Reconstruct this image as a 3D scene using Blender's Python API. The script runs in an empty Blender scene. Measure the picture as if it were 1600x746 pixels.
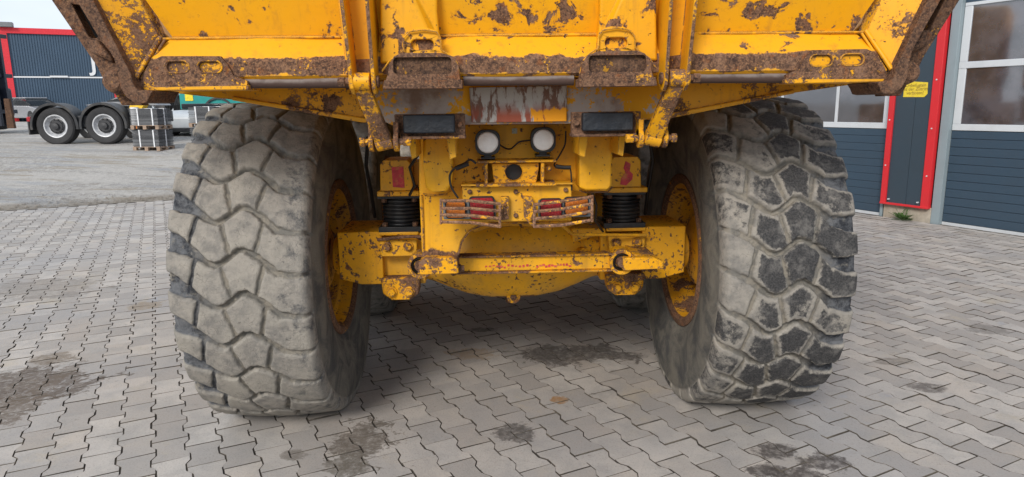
import bpy, bmesh, math, random
import numpy as np
from mathutils import Vector, Matrix, Euler
from mathutils.geometry import tessellate_polygon
random.seed(7); rng = np.random.default_rng(7)
SC = bpy.context.scene
COL = SC.collection
PI = math.pi

# ------------------------------------------------------------------ camera
F_PX, PITCH, ROLL, YAW = 1065.0, math.radians(10.99), math.radians(0.72), math.radians(1.78)
CAM = Vector((-0.109, -3.56, 1.541))
_fh = Vector((math.sin(YAW), math.cos(YAW), 0)); _rt = Vector((math.cos(YAW), -math.sin(YAW), 0))
CF = _fh*math.cos(PITCH) + Vector((0, 0, -1))*math.sin(PITCH)
_dn = CF.cross(_rt)
CR = _rt*math.cos(ROLL) + _dn*math.sin(ROLL)
CD = -_rt*math.sin(ROLL) + _dn*math.cos(ROLL)
cam = bpy.data.cameras.new('camera'); camo = bpy.data.objects.new('camera', cam); COL.objects.link(camo)
cam.sensor_width = 36; cam.lens = 36*F_PX/1600; cam.clip_start = 0.05; cam.clip_end = 800
m = Matrix.Identity(4)
for i in range(3):
    m[i][0] = CR[i]; m[i][1] = -CD[i]; m[i][2] = -CF[i]; m[i][3] = CAM[i]
camo.matrix_world = m
SC.camera = camo

def ray(px, py):
    return CR*((px-800)/F_PX) + CD*((py-373)/F_PX) + CF
def at(px, py, Y):
    d = ray(px, py); return CAM + d*((Y-CAM.y)/d.y)
def atd(px, py, z):
    return CAM + ray(px, py)*z

# site frame: paving and workshop are turned against the truck
TH = math.radians(25.35)
AX = Vector((-math.sin(TH), math.cos(TH), 0)); BX = Vector((math.cos(TH), math.sin(TH), 0))
def site(b, a, z=0.0): return BX*b + AX*a + Vector((0, 0, z))
def ground_z(a):
    xs = [10.25, 12.5, 15.8, 18.0, 24.0, 40.0]; zs = [0, .2, .57, .70, .92, .98]
    return float(np.interp(a, xs, zs))

# ------------------------------------------------------------------ materials
class NT:
    def __init__(s, name):
        s.m = bpy.data.materials.new(name); s.m.use_nodes = True
        s.t = s.m.node_tree; s.n = s.t.nodes; s.b = s.n['Principled BSDF']
        s._c = None
    def L(s, a, b): s.t.links.new(a, b)
    def coord(s, kind='Object'):
        if s._c is None: s._c = s.n.new('ShaderNodeTexCoord')
        return s._c.outputs[kind]
    def inp(s, sock, v):
        if hasattr(v, 'links') or isinstance(v, bpy.types.NodeSocket): s.L(v, sock)
        elif isinstance(v, (tuple, list)) and len(v) == 3 and sock.type == 'RGBA': sock.default_value = (*v, 1)
        else: sock.default_value = v
    def noise(s, scale, detail=4, rough=.55, dist=0, vec=None, col=False):
        n = s.n.new('ShaderNodeTexNoise'); n.inputs['Scale'].default_value = scale
        n.inputs['Detail'].default_value = detail; n.inputs['Roughness'].default_value = rough
        n.inputs['Distortion'].default_value = dist
        s.L(vec if vec is not None else s.coord(), n.inputs['Vector'])
        return n.outputs['Color' if col else 'Fac']
    def vor(s, scale, feat='F1', out='Distance', vec=None):
        n = s.n.new('ShaderNodeTexVoronoi'); n.feature = feat; n.inputs['Scale'].default_value = scale
        s.L(vec if vec is not None else s.coord(), n.inputs['Vector']); return n.outputs[out]
    def math(s, op, a, b=0.0, c=None, clamp=False):
        n = s.n.new('ShaderNodeMath'); n.operation = op; n.use_clamp = clamp
        s.inp(n.inputs[0], a); s.inp(n.inputs[1], b)
        if c is not None: s.inp(n.inputs[2], c)
        return n.outputs[0]
    def step(s, v, lo, hi, a=0.0, b=1.0):
        n = s.n.new('ShaderNodeMapRange'); n.interpolation_type = 'SMOOTHSTEP'
        s.inp(n.inputs['Value'], v); s.inp(n.inputs['From Min'], lo); s.inp(n.inputs['From Max'], hi)
        s.inp(n.inputs['To Min'], a); s.inp(n.inputs['To Max'], b)
        return n.outputs['Result']
    def mix(s, f, a, b, mode='MIX'):
        n = s.n.new('ShaderNodeMix'); n.data_type = 'RGBA'; n.blend_type = mode
        s.inp(n.inputs[0], f); s.inp(n.inputs[6], a); s.inp(n.inputs[7], b)
        return n.outputs[2]
    def sep(s, v):
        n = s.n.new('ShaderNodeSeparateXYZ'); s.L(v, n.inputs[0]); return n.outputs
    def bump(s, h, dist=.01, strength=1.0, prev=None):
        n = s.n.new('ShaderNodeBump'); s.inp(n.inputs['Height'], h)
        n.inputs['Distance'].default_value = dist; n.inputs['Strength'].default_value = strength
        if prev is not None: s.L(prev, n.inputs['Normal'])
        return n.outputs[0]
    def attr(s, name):
        n = s.n.new('ShaderNodeAttribute'); n.attribute_name = name; return n.outputs['Fac']
    def out(s, col=None, rough=None, metal=None, normal=None, spec=None):
        if col is not None: s.inp(s.b.inputs['Base Color'], col)
        if rough is not None: s.inp(s.b.inputs['Roughness'], rough)
        if metal is not None: s.inp(s.b.inputs['Metallic'], metal)
        if normal is not None: s.L(normal, s.b.inputs['Normal'])
        if spec is not None: s.inp(s.b.inputs['Specular IOR Level'], spec)
        return s.m

YEL = (.765, .355, .004)
def rust_color(t):
    a = t.mix(t.step(t.noise(75, 6, .8), .38, .62), (.055, .031, .023), (.20, .105, .060))
    b = t.mix(t.step(t.noise(14, 4, .7), .45, .7, 0, .6), a, (.26, .15, .095))
    b = t.mix(t.step(t.noise(26, 4, .7), .55, .68, 0, .5), b, (.25, .082, .022))
    g = t.noise(150, 3, .8)
    b = t.mix(t.step(g, .56, .64, 0, .38), b, (.42, .24, .12))
    return t.mix(t.step(g, .36, .44, .42, 0), b, (.028, .016, .013))
def paint(name, chip=.60, speck=.66, flood=None, bands=(), dust=.35, edge=True, resid=.60, base=YEL, csc=9):
    """worn yellow paint; flood 0..1 = share of surface rusted through; bands = rusted z ranges"""
    t = NT(name)
    lowf = t.noise(2.3, 2)
    n1 = t.noise(csc, 7, .62, .35)
    n1 = t.math('ADD', n1, t.math('MULTIPLY', t.math('SUBTRACT', lowf, .5), .30))
    m1 = t.step(n1, chip, chip+.012)
    n2 = t.noise(48, 5, .6, .2)
    n2 = t.math('ADD', n2, t.math('MULTIPLY', t.math('SUBTRACT', t.noise(5, 3), .5), .45))
    m2 = t.step(n2, speck, speck+.02)
    mask = t.math('MAXIMUM', m1, m2)
    fine = t.noise(95, 4, .65)
    if flood is not None:
        fl = t.math('ADD', t.math('MULTIPLY', t.noise(4.5, 7, .7, .2), .62), t.math('MULTIPLY', t.noise(75, 5, .75), .38))
        mask = t.math('MAXIMUM', mask, t.step(fl, 1-flood, 1-flood+.02))
    z = t.sep(t.coord())[2]
    for lo, hi in bands:
        w = t.math('ADD', z, t.math('MULTIPLY', t.math('SUBTRACT', t.noise(11, 6, .65), .5), .075))
        mk = t.math('MULTIPLY', t.step(w, lo-.003, lo+.003), t.step(w, hi-.003, hi+.003, 1, 0))
        mask = t.math('MAXIMUM', mask, mk)
    if edge:
        bv = t.n.new('ShaderNodeBevel'); bv.samples = 4; bv.inputs['Radius'].default_value = .007
        ge = t.n.new('ShaderNodeNewGeometry')
        dp = t.n.new('ShaderNodeVectorMath'); dp.operation = 'DOT_PRODUCT'
        t.L(bv.outputs[0], dp.inputs[0]); t.L(ge.outputs['Normal'], dp.inputs[1])
        e = t.math('SUBTRACT', 1, dp.outputs['Value'])
        e = t.math('MULTIPLY', t.step(e, .02, .12), t.step(t.noise(22, 5, .6), .38, .50))
        mask = t.math('MAXIMUM', mask, e)
    keep = t.step(t.math('ADD', t.math('MULTIPLY', fine, .5), t.math('MULTIPLY', t.noise(17, 4), .5)), resid, resid+.03)
    mask2 = t.math('SUBTRACT', mask, t.math('MULTIPLY', keep, .9), clamp=True)
    dustm = t.step(t.noise(4.2, 5, .6), .40, .72, 0, dust)
    y = t.mix(dustm, base, (base[0]*.66, base[1]*.78, base[2]+.045))
    y = t.mix(t.step(t.noise(33, 5, .7), .52, .74, 0, .32), y, (.30, .13, .03))
    stretch = t.n.new('ShaderNodeMapping'); stretch.inputs['Scale'].default_value = (22, 22, 1.6)
    t.L(t.coord(), stretch.inputs[0])
    y = t.mix(t.step(t.noise(1.0, 4, .6, vec=stretch.outputs[0]), .56, .74, 0, .30), y, (.33, .145, .03))
    rim = t.math('SUBTRACT', t.step(n1, chip-.03, chip), m1, clamp=True)
    y = t.mix(t.math('MULTIPLY', rim, .35), y, (.40, .15, .02))
    col = t.mix(mask2, y, rust_color(t))
    rough = t.step(mask2, 0, 1, .40, .88)
    rough = t.math('ADD', rough, t.math('MULTIPLY', t.noise(20, 3), .14))
    h = t.math('ADD', t.math('MULTIPLY', mask2, -.5), t.math('MULTIPLY', t.math('MULTIPLY', fine, mask2), .5))
    nb = t.bump(h, .003, .8)
    nb = t.bump(t.noise(6, 3), .012, .25, nb)
    return t.out(col, rough, 0, nb, .3)
def simple(name, col, rough=.6, metal=0, var=.25, scale=20, bump=.0, spec=.5, dirt=None):
    t = NT(name)
    c2 = tuple(c*(1-var) for c in col)
    c = t.mix(t.step(t.noise(scale, 5, .6), .35, .7), col, c2)
    if dirt: c = t.mix(t.step(t.noise(scale*.35, 6, .65), .48, .66, 0, .8), c, dirt)
    return t.out(c, rough, metal, t.bump(t.noise(scale*3, 4), .004, bump) if bump else None, spec)
def rusty(name, dark=1.0, resid=.62):
    t = NT(name)
    c = rust_color(t)
    k = t.step(t.math('ADD', t.math('MULTIPLY', t.noise(60, 4, .7), .45), t.math('MULTIPLY', t.noise(9, 5), .55)), resid, resid+.03)
    c = t.mix(k, c, (.62, .30, .02))
    if dark != 1: c = t.mix(1.0, c, (dark,)*3, 'MULTIPLY')
    return t.out(c, .85, 0, t.bump(t.noise(80, 5, .7), .004, .8), .3)

P_PANEL = paint('gate_paint', chip=.595, speck=.69, dust=.15, csc=11)
P_BAND = paint('gate_band_paint', chip=.645, speck=.69, csc=12, bands=[(1.650, 1.712)], dust=.12)
P_STILE = paint('gate_stile_paint', chip=.64, speck=.66, flood=.515, dust=.15)
P_STILE2 = paint('gate_stile_paint_right', chip=.60, speck=.66, flood=.44, dust=.12)
P_FRAME = paint('frame_paint', chip=.655, speck=.64, dust=.65, base=(.79, .385, .010), csc=12)
P_AXLE = paint('axle_paint', chip=.645, speck=.63, dust=.75, base=(.79, .385, .012), csc=12, bands=[(.3, .565)])
P_BLOCK = paint('axle_end_paint', chip=.63, speck=.585, dust=.4, csc=14)
P_LINK = paint('link_paint', chip=.62, speck=.62, flood=.50, dust=.3)
P_FLAT = paint('beam_paint', chip=.62, speck=.66, flood=.47, dust=.3)
P_FOOT = paint('frame_leg_paint', chip=.67, speck=.64, base=(.79, .385, .010), bands=[(.845, .915)], dust=.5)
P_RIM = paint('rim_paint', chip=.60, speck=.60, flood=.435, dust=.8, edge=False, base=(.70, .33, .012))
RUST = rusty('rust', 1.0, .60); RUSTD = rusty('dark_rust', .75, .66); RUSTB = rusty('bare_rust', .80, .80)
def centre_plate_mat():
    t = NT('flaked_plate')
    z = t.sep(t.coord())[2]
    mp = t.n.new('ShaderNodeMapping'); mp.inputs['Scale'].default_value = (1, 1, .3); t.L(t.coord(), mp.inputs[0])
    a = t.noise(38, 6, .65, .3, vec=mp.outputs[0]); b = t.noise(15, 5, .6, vec=mp.outputs[0])
    c = t.mix(t.step(a, .42, .50), (.16, .09, .065), (.40, .38, .355))
    c = t.mix(t.math('MULTIPLY', t.step(b, .47, .53), t.step(z, 1.50, 1.565, 1, 0)), c, (.27, .07, .04))
    x = t.sep(t.coord())[0]
    c = t.mix(t.math('MULTIPLY', t.step(t.math('ADD', x, t.math('MULTIPLY', a, .25)), .19, .205), t.step(t.math('ADD', z, t.math('MULTIPLY', b, .1)), 1.585, 1.575)), c, (.75, .30, .01))
    return t.out(c, .75, 0, t.bump(a, .005, .7), .3)
CPLATE = centre_plate_mat()
def greyrust():
    t = NT('worn_grey_steel')
    c = t.mix(t.step(t.noise(9, 5, .6), .4, .65), (.48, .42, .38), (.28, .19, .145))
    k = t.step(t.math('ADD', t.math('MULTIPLY', t.noise(55, 4, .7), .4), t.math('MULTIPLY', t.noise(7, 5, .6), .6)), .485, .51)
    c = t.mix(k, c, (.75, .35, .012))
    return t.out(c, .75, 0, t.bump(t.noise(60, 5), .004, .6), .3)
GREYRUST = greyrust()
RUBBER = simple('black_rubber', (.016, .018, .022), .55, var=.4, scale=30, bump=.6)
PADRUB = simple('cracked_rubber', (.012, .017, .026), .6, var=.5, scale=18, bump=1.0, dirt=(.04, .04, .042))
BLACK = simple('black_plastic', (.012, .012, .013), .45)
LENS = simple('clear_lamp_lens', (.96, .97, .97), .3, var=.08, scale=60, bump=.5)
REDL = simple('red_lens', (.45, .010, .018), .25, var=.6, scale=160, bump=1)
ORGL = simple('amber_lens', (.72, .19, .01), .25, var=.4, scale=160, bump=1)
STICK = simple('red_sticker', (.62, .045, .06), .6, var=.35, scale=50, dirt=(.55, .25, .05))
CHROME = simple('pin_steel', (.33, .29, .27), .38, .7, var=.5, scale=40)
BOOTM = simple('black_spring_rubber', (.014, .015, .018), .42, var=.5, scale=25, dirt=(.05, .045, .04))

# ------------------------------------------------------------------ mesh helpers
class MB:
    def __init__(s): s.v = []; s.f = []; s.sm = []; s.mi = []
    def add(s, vs, fs, smooth=False, mi=0):
        o = len(s.v); s.v += [tuple(v) for v in vs]
        for f in fs: s.f.append([i+o for i in f]); s.sm.append(smooth); s.mi.append(mi)
    def box(s, lo, hi, M=None, mi=0):
        x0, y0, z0 = lo; x1, y1, z1 = hi
        vs = [Vector(p) for p in [(x0,y0,z0),(x1,y0,z0),(x1,y1,z0),(x0,y1,z0),(x0,y0,z1),(x1,y0,z1),(x1,y1,z1),(x0,y1,z1)]]
        if M is not None: vs = [M @ v for v in vs]
        s.add(vs, [(0,3,2,1),(4,5,6,7),(0,1,5,4),(1,2,6,5),(2,3,7,6),(3,0,4,7)], mi=mi); return s
    def prism(s, poly, off, holes=(), mi=0, smi=None):
        """poly: list of 3D points (planar), extruded by vector off"""
        loops = [[Vector(p) for p in poly]] + [[Vector(p) for p in h] for h in holes]
        tri = tessellate_polygon(loops)
        flat = [p for l in loops for p in l]; n = len(flat); off = Vector(off)
        vs = flat + [p+off for p in flat]
        fs = []
        for t in tri:
            a, b, c = (flat[i] for i in t)
            up = (b-a).cross(c-a).dot(off) < 0
            t = tuple(t) if up else tuple(reversed(t))
            fs.append(t); fs.append(tuple(i+n for i in reversed(t)))
        o = 0; nf = len(fs)
        for l in loops:
            k = len(l)
            for i in range(k):
                j = (i+1) % k; fs.append((o+i, o+j, o+j+n, o+i+n))
            o += k
        s.add(vs, fs, mi=mi)
        if smi is not None: s.mi[-(len(fs)-nf):] = [smi]*(len(fs)-nf)
        return s
    def tube(s, pts, r, n=10, cap=True, mi=0, smooth=True):
        pts = [Vector(p) for p in pts]; rs = r if isinstance(r, (list, tuple)) else [r]*len(pts)
        vs = []; fs = []; prev = None
        for i, p in enumerate(pts):
            d = (pts[min(i+1, len(pts)-1)] - pts[max(i-1, 0)]).normalized()
            if prev is None:
                ref = Vector((0, 0, 1)) if abs(d.z) < .9 else Vector((1, 0, 0)); u = d.cross(ref).normalized()
            else: u = (prev - d*prev.dot(d)).normalized()
            prev = u; w = d.cross(u)
            for k in range(n):
                a = 2*PI*k/n + (PI/n if n == 4 else 0); vs.append(p + (u*math.cos(a)+w*math.sin(a))*rs[i])
        for i in range(len(pts)-1):
            for k in range(n):
                k2 = (k+1) % n; fs.append((i*n+k, i*n+k2, (i+1)*n+k2, (i+1)*n+k))
        s.add(vs, fs, smooth, mi)
        if cap:
            s.add(vs[:n], [tuple(reversed(range(n)))], mi=mi); s.add(vs[-n:], [tuple(range(n))], mi=mi)
        return s
    def lathe(s, prof, c=(0,0,0), axis='X', n=48, mi=0, smooth=True):
        """prof: list of (pos along axis, radius)"""
        vs = []; fs = []; c = Vector(c)
        for p, r in prof:
            for k in range(n):
                a = 2*PI*k/n; u, w = r*math.cos(a), r*math.sin(a)
                vs.append(c + Vector({'X': (p, u, w), 'Y': (u, p, w), 'Z': (u, w, p)}[axis]))
        for i in range(len(prof)-1):
            for k in range(n):
                k2 = (k+1) % n; fs.append((i*n+k, i*n+k2, (i+1)*n+k2, (i+1)*n+k))
        s.add(vs, fs, smooth, mi); return s
    def disc(s, c, r, axis='Y', depth=.01, n=32, mi=0):
        return s.lathe([(-depth/2, 0.0001), (-depth/2, r), (depth/2, r), (depth/2, 0.0001)], c, axis, n, mi, False)
    def bolt(s, c, r, axis='Y', depth=.012, mi=0):
        s.disc(c, r*1.35, axis, depth*.5, 20, mi)
        o = {'X': (depth*.7, 0, 0), 'Y': (0, -depth*.7, 0), 'Z': (0, 0, depth*.7)}[axis]
        s.disc(Vector(c)+Vector(o), r, axis, depth, 6, mi); return s
    def build(s, name, mats, parent=None, origin=None, bevel=0, seg=2, sub=0, angle=35):
        me = bpy.data.meshes.new(name)
        org = Vector(origin) if origin is not None else (ROOTS.get(parent.name, Vector((0,0,0))) if parent else Vector((0,0,0)))
        me.from_pydata([tuple(Vector(v)-org) for v in s.v], [], s.f)
        if not isinstance(mats, (list, tuple)): mats = [mats]
        for m_ in mats: me.materials.append(m_)
        me.polygons.foreach_set('use_smooth', s.sm); me.polygons.foreach_set('material_index', s.mi)
        bm = bmesh.new(); bm.from_mesh(me)
        bmesh.ops.remove_doubles(bm, verts=bm.verts, dist=1e-6)
        bmesh.ops.recalc_face_normals(bm, faces=bm.faces)
        bm.to_mesh(me); bm.free(); me.update()
        try: me.set_sharp_from_angle(angle=math.radians(angle))
        except Exception: pass
        o = bpy.data.objects.new(name, me); COL.objects.link(o)
        if parent: o.parent = parent; ROOTS[o.name] = org
        else: o.location = org; ROOTS[o.name] = org
        if bevel:
            b = o.modifiers.new('bevel', 'BEVEL'); b.width = bevel; b.segments = seg; b.limit_method = 'ANGLE'; b.angle_limit = math.radians(40)
            b.harden_normals = False
        return o
ROOTS = {}
def thing(name, loc, label, cat, group=None):
    o = bpy.data.objects.new(name, None); COL.objects.link(o); o.location = loc; o.empty_display_size = .2
    o['label'] = label; o['category'] = cat
    if group: o['group'] = group
    ROOTS[o.name] = Vector(loc); return o
def tag(o, label, cat, group=None):
    o['label'] = label; o['category'] = cat
    if group: o['group'] = group
    return o
def pp(pts, Y): return [at(x, y, Y) for x, y in pts]
def mir(vs, s): return [Vector((v[0]*s, v[1], v[2])) for v in vs]
def arc(cx, cz, r, a0, a1, n, Y):
    return [Vector((cx+r*math.cos(math.radians(a0+(a1-a0)*i/n)), Y, cz+r*math.sin(math.radians(a0+(a1-a0)*i/n)))) for i in range(n+1)]
def rrect(cx, cz, w, h, r, Y, n=5):
    o = []
    for sx, sz, a in ((1,1,0), (-1,1,90), (-1,-1,180), (1,-1,270)):
        o += arc(cx+sx*(w/2-r), cz+sz*(h/2-r), r, a, a+90, n, Y)
    return o
def dup(o, parent=None, **kw):
    c = o.copy(); COL.objects.link(c)
    c.parent = parent if parent is not None else o.parent
    for ch in list(o.children): dup(ch, c)
    return c

# ------------------------------------------------------------------ TRUCK
T = thing('articulated_dump_truck', (0, 0, 0), 'yellow articulated dump truck seen from behind with rusty tailgate and big dusty tyres', 'dump truck')

# ---- tyres
def tyre_mesh(name, side, hi=True, R=.81, hz=.77):
    """side=+1 right wheel (inner shoulder at -x), -1 left wheel. Tread cut as a height field."""
    NP = 28; VP = 44 if hi else 8; NV = NP*VP
    nt = 158 if hi else 40
    # cross profile (x, r): inner bead -> tread -> outer bead
    def half(sgn):
        pts = [(.225,.365),(.238,.375),(.262,.40),(.285,.45),(.301,.52),(.309,.59),(.308,.65),(.302,.695),(.2965,.725)]
        return [(sgn*x, r) for x, r in pts]
    lo = half(-1)
    tread = []
    for i in range(nt+1):
        u = -1+2*i/nt; a = abs(u)
        # arc-length style crown with rounded shoulder
        if a < .84: x = a/.84*.255; r = R-.014*(a/.84)**2.2
        else:
            q = (a-.84)/.16; x = .255+.0405*math.sin(q*PI/2)**.8; r = R-.014-.058*(1-math.cos(q*PI/2))
        tread.append((math.copysign(x, u) if u else 0, r, u))
    prof = [(x, r, None) for x, r in lo] + tread + [(x, r, None) for x, r in reversed(half(1))]
    px = np.array([p[0] for p in prof]); pr = np.array([p[1] for p in prof])
    U = np.array([np.nan if p[2] is None else (p[2]+1)/2 for p in prof])
    A_u = [0, .06, .20, .33, .37, .42, .53, .57, .66, .78, .88, 1.0]
    A_v = [.50, .60, .84, 1.17, 1.215, 1.16, .875, .865, 1.05, 1.42, 1.49, 1.47]
    W_u = [0, .12, .22, .32, .6, .75, .9, 1]
    W_v = [.27, .24, .13, .075, .07, .10, .085, .05]
    if side > 0: W_v = [.06, .085, .10, .075, .07, .12, .23, .27]
    vs = np.zeros((NV, len(prof), 3)); top = np.zeros((NV, len(prof))); blk = np.zeros((NV, len(prof))); grv = np.zeros((NV, len(prof)))
    vv = (np.arange(NV)/VP)[:, None]
    u = np.nan_to_num(U, nan=0.)[None, :]
    isT = ~np.isnan(U)[None, :]
    A = np.interp(u, A_u, A_v); W = np.interp(u, W_u, W_v)
    ph = vv-A; fr = ph-np.floor(ph); row = np.floor(ph)
    d = np.minimum(fr, 1-fr)
    sl = np.gradient(np.interp(np.linspace(0, 1, 400), A_u, A_v), 1/399.)
    slope = np.interp(u, np.linspace(0, 1, 400), sl)*.18/.60
    dn = d*.18/np.sqrt(1+slope**2)*1.0            # metres to groove centre
    Wm = W*.18*.85
    wob = .0015*np.sin(vv*9.1+u*31)+.001*np.sin(vv*23.7+u*67)
    def ss(x, a, b):
        q = np.clip((x-a)/(b-a), 0, 1); return q*q*(3-2*q)
    g = 1-ss(dn+wob, Wm-.005, Wm+.004)
    chs = [(.245, .185), (.405, .475), (.70, .635)]
    dc = np.full(np.broadcast(vv, u).shape, 9.)
    bid = np.zeros_like(dc)
    for t_, b_ in chs:
        uc = t_+(b_-t_)*fr; dc = np.minimum(dc, np.abs(u-uc)*.60); bid += (u > uc)
    c = 1-ss(dc+wob, .0045, .0095)
    inner = 1-u if side < 0 else u            # 0 at the inner shoulder
    outer = 1-inner
    gd = .030*np.ones_like(inner)
    gd = gd*ss(inner, .00, .12)*(.30+.70*ss(inner, .06, .34))
    gd = gd+.012*ss(outer, 0, .2)*0
    h = -np.maximum(g*gd, c*.014*ss(inner, .02, .1)*ss(outer, .0, .03))
    blkr = rng.random((NP*3, 6))
    bi = blkr[(row.astype(int) % NP), bid.astype(int)]
    h = h + (bi-.5)*.003
    h = h - .004*ss(.035, 0, 1)*0
    edge = np.minimum(dn-Wm, dc-.006)
    # rounded worn block edges
    h = h - .0022*(1-ss(edge, 0, .012))*(1-g)
    # thin raised lip line on worn inner shoulder and slow wear waves
    h = h + .0015*np.sin(vv*2*PI/28*5+u*3)
    h = np.where(isT, h, 0)
    # shoulder flute of the sidewall just under the lugs
    r = pr[None, :]+h*np.where(isT, 1, 0)
    phi = PI/2 + vv*2*PI/NP   # down the rear face with growing v
    phi = PI/2 - vv*2*PI/NP*(-1)
    y = r*np.cos(phi); z = r*np.sin(phi)
    x = np.broadcast_to(px[None, :], r.shape).copy()
    # radial shoulder: push grooved outer shoulder inward a little
    sh = ss(np.abs(x), .25, .297)
    x = x - np.sign(x)*g*isT*sh*.012*ss(outer, 0, 1)
    # flattened contact patch
    zl = -hz+.001
    below = np.clip(zl-z, 0, 1)
    x = x+np.sign(x)*below*.45*ss(np.abs(x), .1, .3)
    # sag bulge above contact
    near = ss(-z, .45, .77)
    x = x+np.sign(x)*near*.012*ss(np.abs(x), .2, .3)
    z = np.maximum(z, zl)
    vs[..., 0] = x; vs[..., 1] = y; vs[..., 2] = z
    top[:] = np.clip(edge/.022, -1, 1)*isT; grv[:] = np.maximum(g, c)*isT; blk[:] = bi*isT
    side_a = np.broadcast_to(np.where(isT, 0, 1.), r.shape)
    n, k = NV, len(prof)
    idx = np.arange(n*k).reshape(n, k); nx = np.roll(idx, -1, axis=0)
    F = np.stack([idx[:, :-1], nx[:, :-1], nx[:, 1:], idx[:, 1:]], -1).reshape(-1, 4)
    if True: F = F[:, ::-1]
    me = bpy.data.meshes.new(name)
    me.vertices.add(n*k); me.vertices.foreach_set('co', vs.reshape(-1))
    me.loops.add(F.size); me.loops.foreach_set('vertex_index', F.reshape(-1))
    me.polygons.add(len(F)); me.polygons.foreach_set('loop_start', np.arange(0, F.size, 4)); me.polygons.foreach_set('loop_total', np.full(len(F), 4))
    me.update(); me.polygons.foreach_set('use_smooth', np.ones(len(F), bool))
    for nm, arr in (('top', top), ('blk', blk), ('groove', grv), ('side', side_a), ('uu', np.broadcast_to(inner, r.shape))):
        at_ = me.attributes.new(nm, 'FLOAT', 'POINT'); at_.data.foreach_set('value', np.ascontiguousarray(arr, dtype=np.float32).reshape(-1))
    bm = bmesh.new(); bm.from_mesh(me); bmesh.ops.recalc_face_normals(bm, faces=bm.faces); bm.to_mesh(me); bm.free()
    return me

def tyre_mat(name, worn):
    t = NT(name)
    top, blk, grv, side, uu = (t.attr(k) for k in ('top', 'blk', 'groove', 'side', 'uu'))
    fine = t.noise(130, 5, .7); mid = t.noise(22, 6, .65, .3); big = t.noise(5, 5, .6, .2)
    dusty = t.mix(t.step(mid, .36, .68), (.31, .285, .25), (.19, .18, .165))
    dusty = t.mix(t.step(big, .42, .68, 0, .6), dusty, (.37, .34, .29))
    pits = t.step(t.noise(70, 6, .75, .8), .60, .66)
    dusty = t.mix(t.math('MULTIPLY', pits, .7), dusty, (.10, .09, .08))
    # grey-brown mud lodged in grooves, bare blue-black rubber on the open outer groove floors
    gcol = t.mix(t.step(mid, .4, .6), (.26, .235, .195), (.165, .157, .14))
    bare = t.mix(t.step(t.noise(12, 6, .75), .38, .60), (.024, .027, .034), (.14, .145, .155))
    gout = t.math('MULTIPLY', t.step(uu, .60, .84), t.step(t.math('ADD', mid, t.math('MULTIPLY', big, .5)), .48, .72))
    gcol = t.mix(gout, gcol, bare)
    col = t.mix(t.step(grv, .25, .7), dusty, gcol)
    ir = t.math('SUBTRACT', t.step(uu, .0, .24, 1, 0), side, clamp=True)
    if worn:
        # bare dark block tops with a dusty margin
        e = t.math('ADD', top, t.math('ADD', t.math('MULTIPLY', t.math('SUBTRACT', t.noise(34, 7, .75, .2), .5), 2.2), t.math('MULTIPLY', t.math('SUBTRACT', t.noise(4, 3), .5), 1.6)))
        thr = t.math('ADD', t.math('MULTIPLY', t.math('POWER', blk, 2), 1.3), .12)
        thr = t.math('ADD', thr, t.step(uu, .88, 1.0, 0, .6))
        thr = t.math('ADD', thr, t.step(uu, .10, .42, .70, .0))
        dk = t.math('MULTIPLY', t.step(t.math('SUBTRACT', e, thr), -.15, .35), t.math('SUBTRACT', 1, side))
        dcol = t.mix(t.step(fine, .35, .75), (.032, .032, .034), (.095, .092, .09))
        dcol = t.mix(t.step(t.noise(15, 6, .75), .48, .66, 0, .6), dcol, (.19, .18, .168))
        col = t.mix(dk, col, dcol)
        col = t.mix(t.math('MULTIPLY', t.step(t.noise(9, 6, .65), .55, .63), .75), col, (.30, .27, .215)) if False else col
    else:
        dk = t.math('MULTIPLY', t.step(t.math('ADD', t.noise(13, 7, .7, .4), t.math('MULTIPLY', t.step(uu, .05, .42, 1, 0), .08)), .56, .74), t.math('SUBTRACT', 1, side))
        dk = t.math('MULTIPLY', dk, t.step(uu, .1, .5, 1, .25))
        col = t.mix(t.math('MULTIPLY', t.math('MULTIPLY', dk, .8), t.step(fine, .35, .55, .45, 1)), col, (.035, .040, .050))
    # sidewall: brushed dusty rubber, vertical smears
    mp = t.n.new('ShaderNodeMapping'); mp.inputs['Scale'].default_value = (14, 2.5, 2.5); t.L(t.coord(), mp.inputs[0])
    sm = t.noise(2.2, 6, .65, .8, vec=mp.outputs[0])
    sw = t.mix(t.step(sm, .34, .66), (.20, .185, .155), (.075, .075, .075))
    sw = t.mix(t.step(t.noise(6, 5, .6), .5, .7, 0, .5), sw, (.20, .185, .155))
    col = t.mix(side, col, sw)
    nb = t.bump(t.math('ADD', t.math('MULTIPLY', fine, .7), t.math('MULTIPLY', mid, .3)), .006, .9)
    cr = t.step(t.vor(34, 'DISTANCE_TO_EDGE', 'Distance'), 0, .03, 1, 0); cr = t.math('MULTIPLY', cr, t.step(t.noise(16, 4), .54, .60)); nb = t.bump(cr, .004, -1.0, nb)
    col = t.mix(t.math('MULTIPLY', cr, .5), col, (.07, .065, .06))
    nb = t.bump(t.math('MULTIPLY', t.noise(70, 6, .75, .8), 1.0), .006, .9, nb)
    return t.out(col, .82, 0, nb, .3)
TM_D = tyre_mat('dusty_tyre', False); TM_W = tyre_mat('worn_tyre', True)
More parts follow.
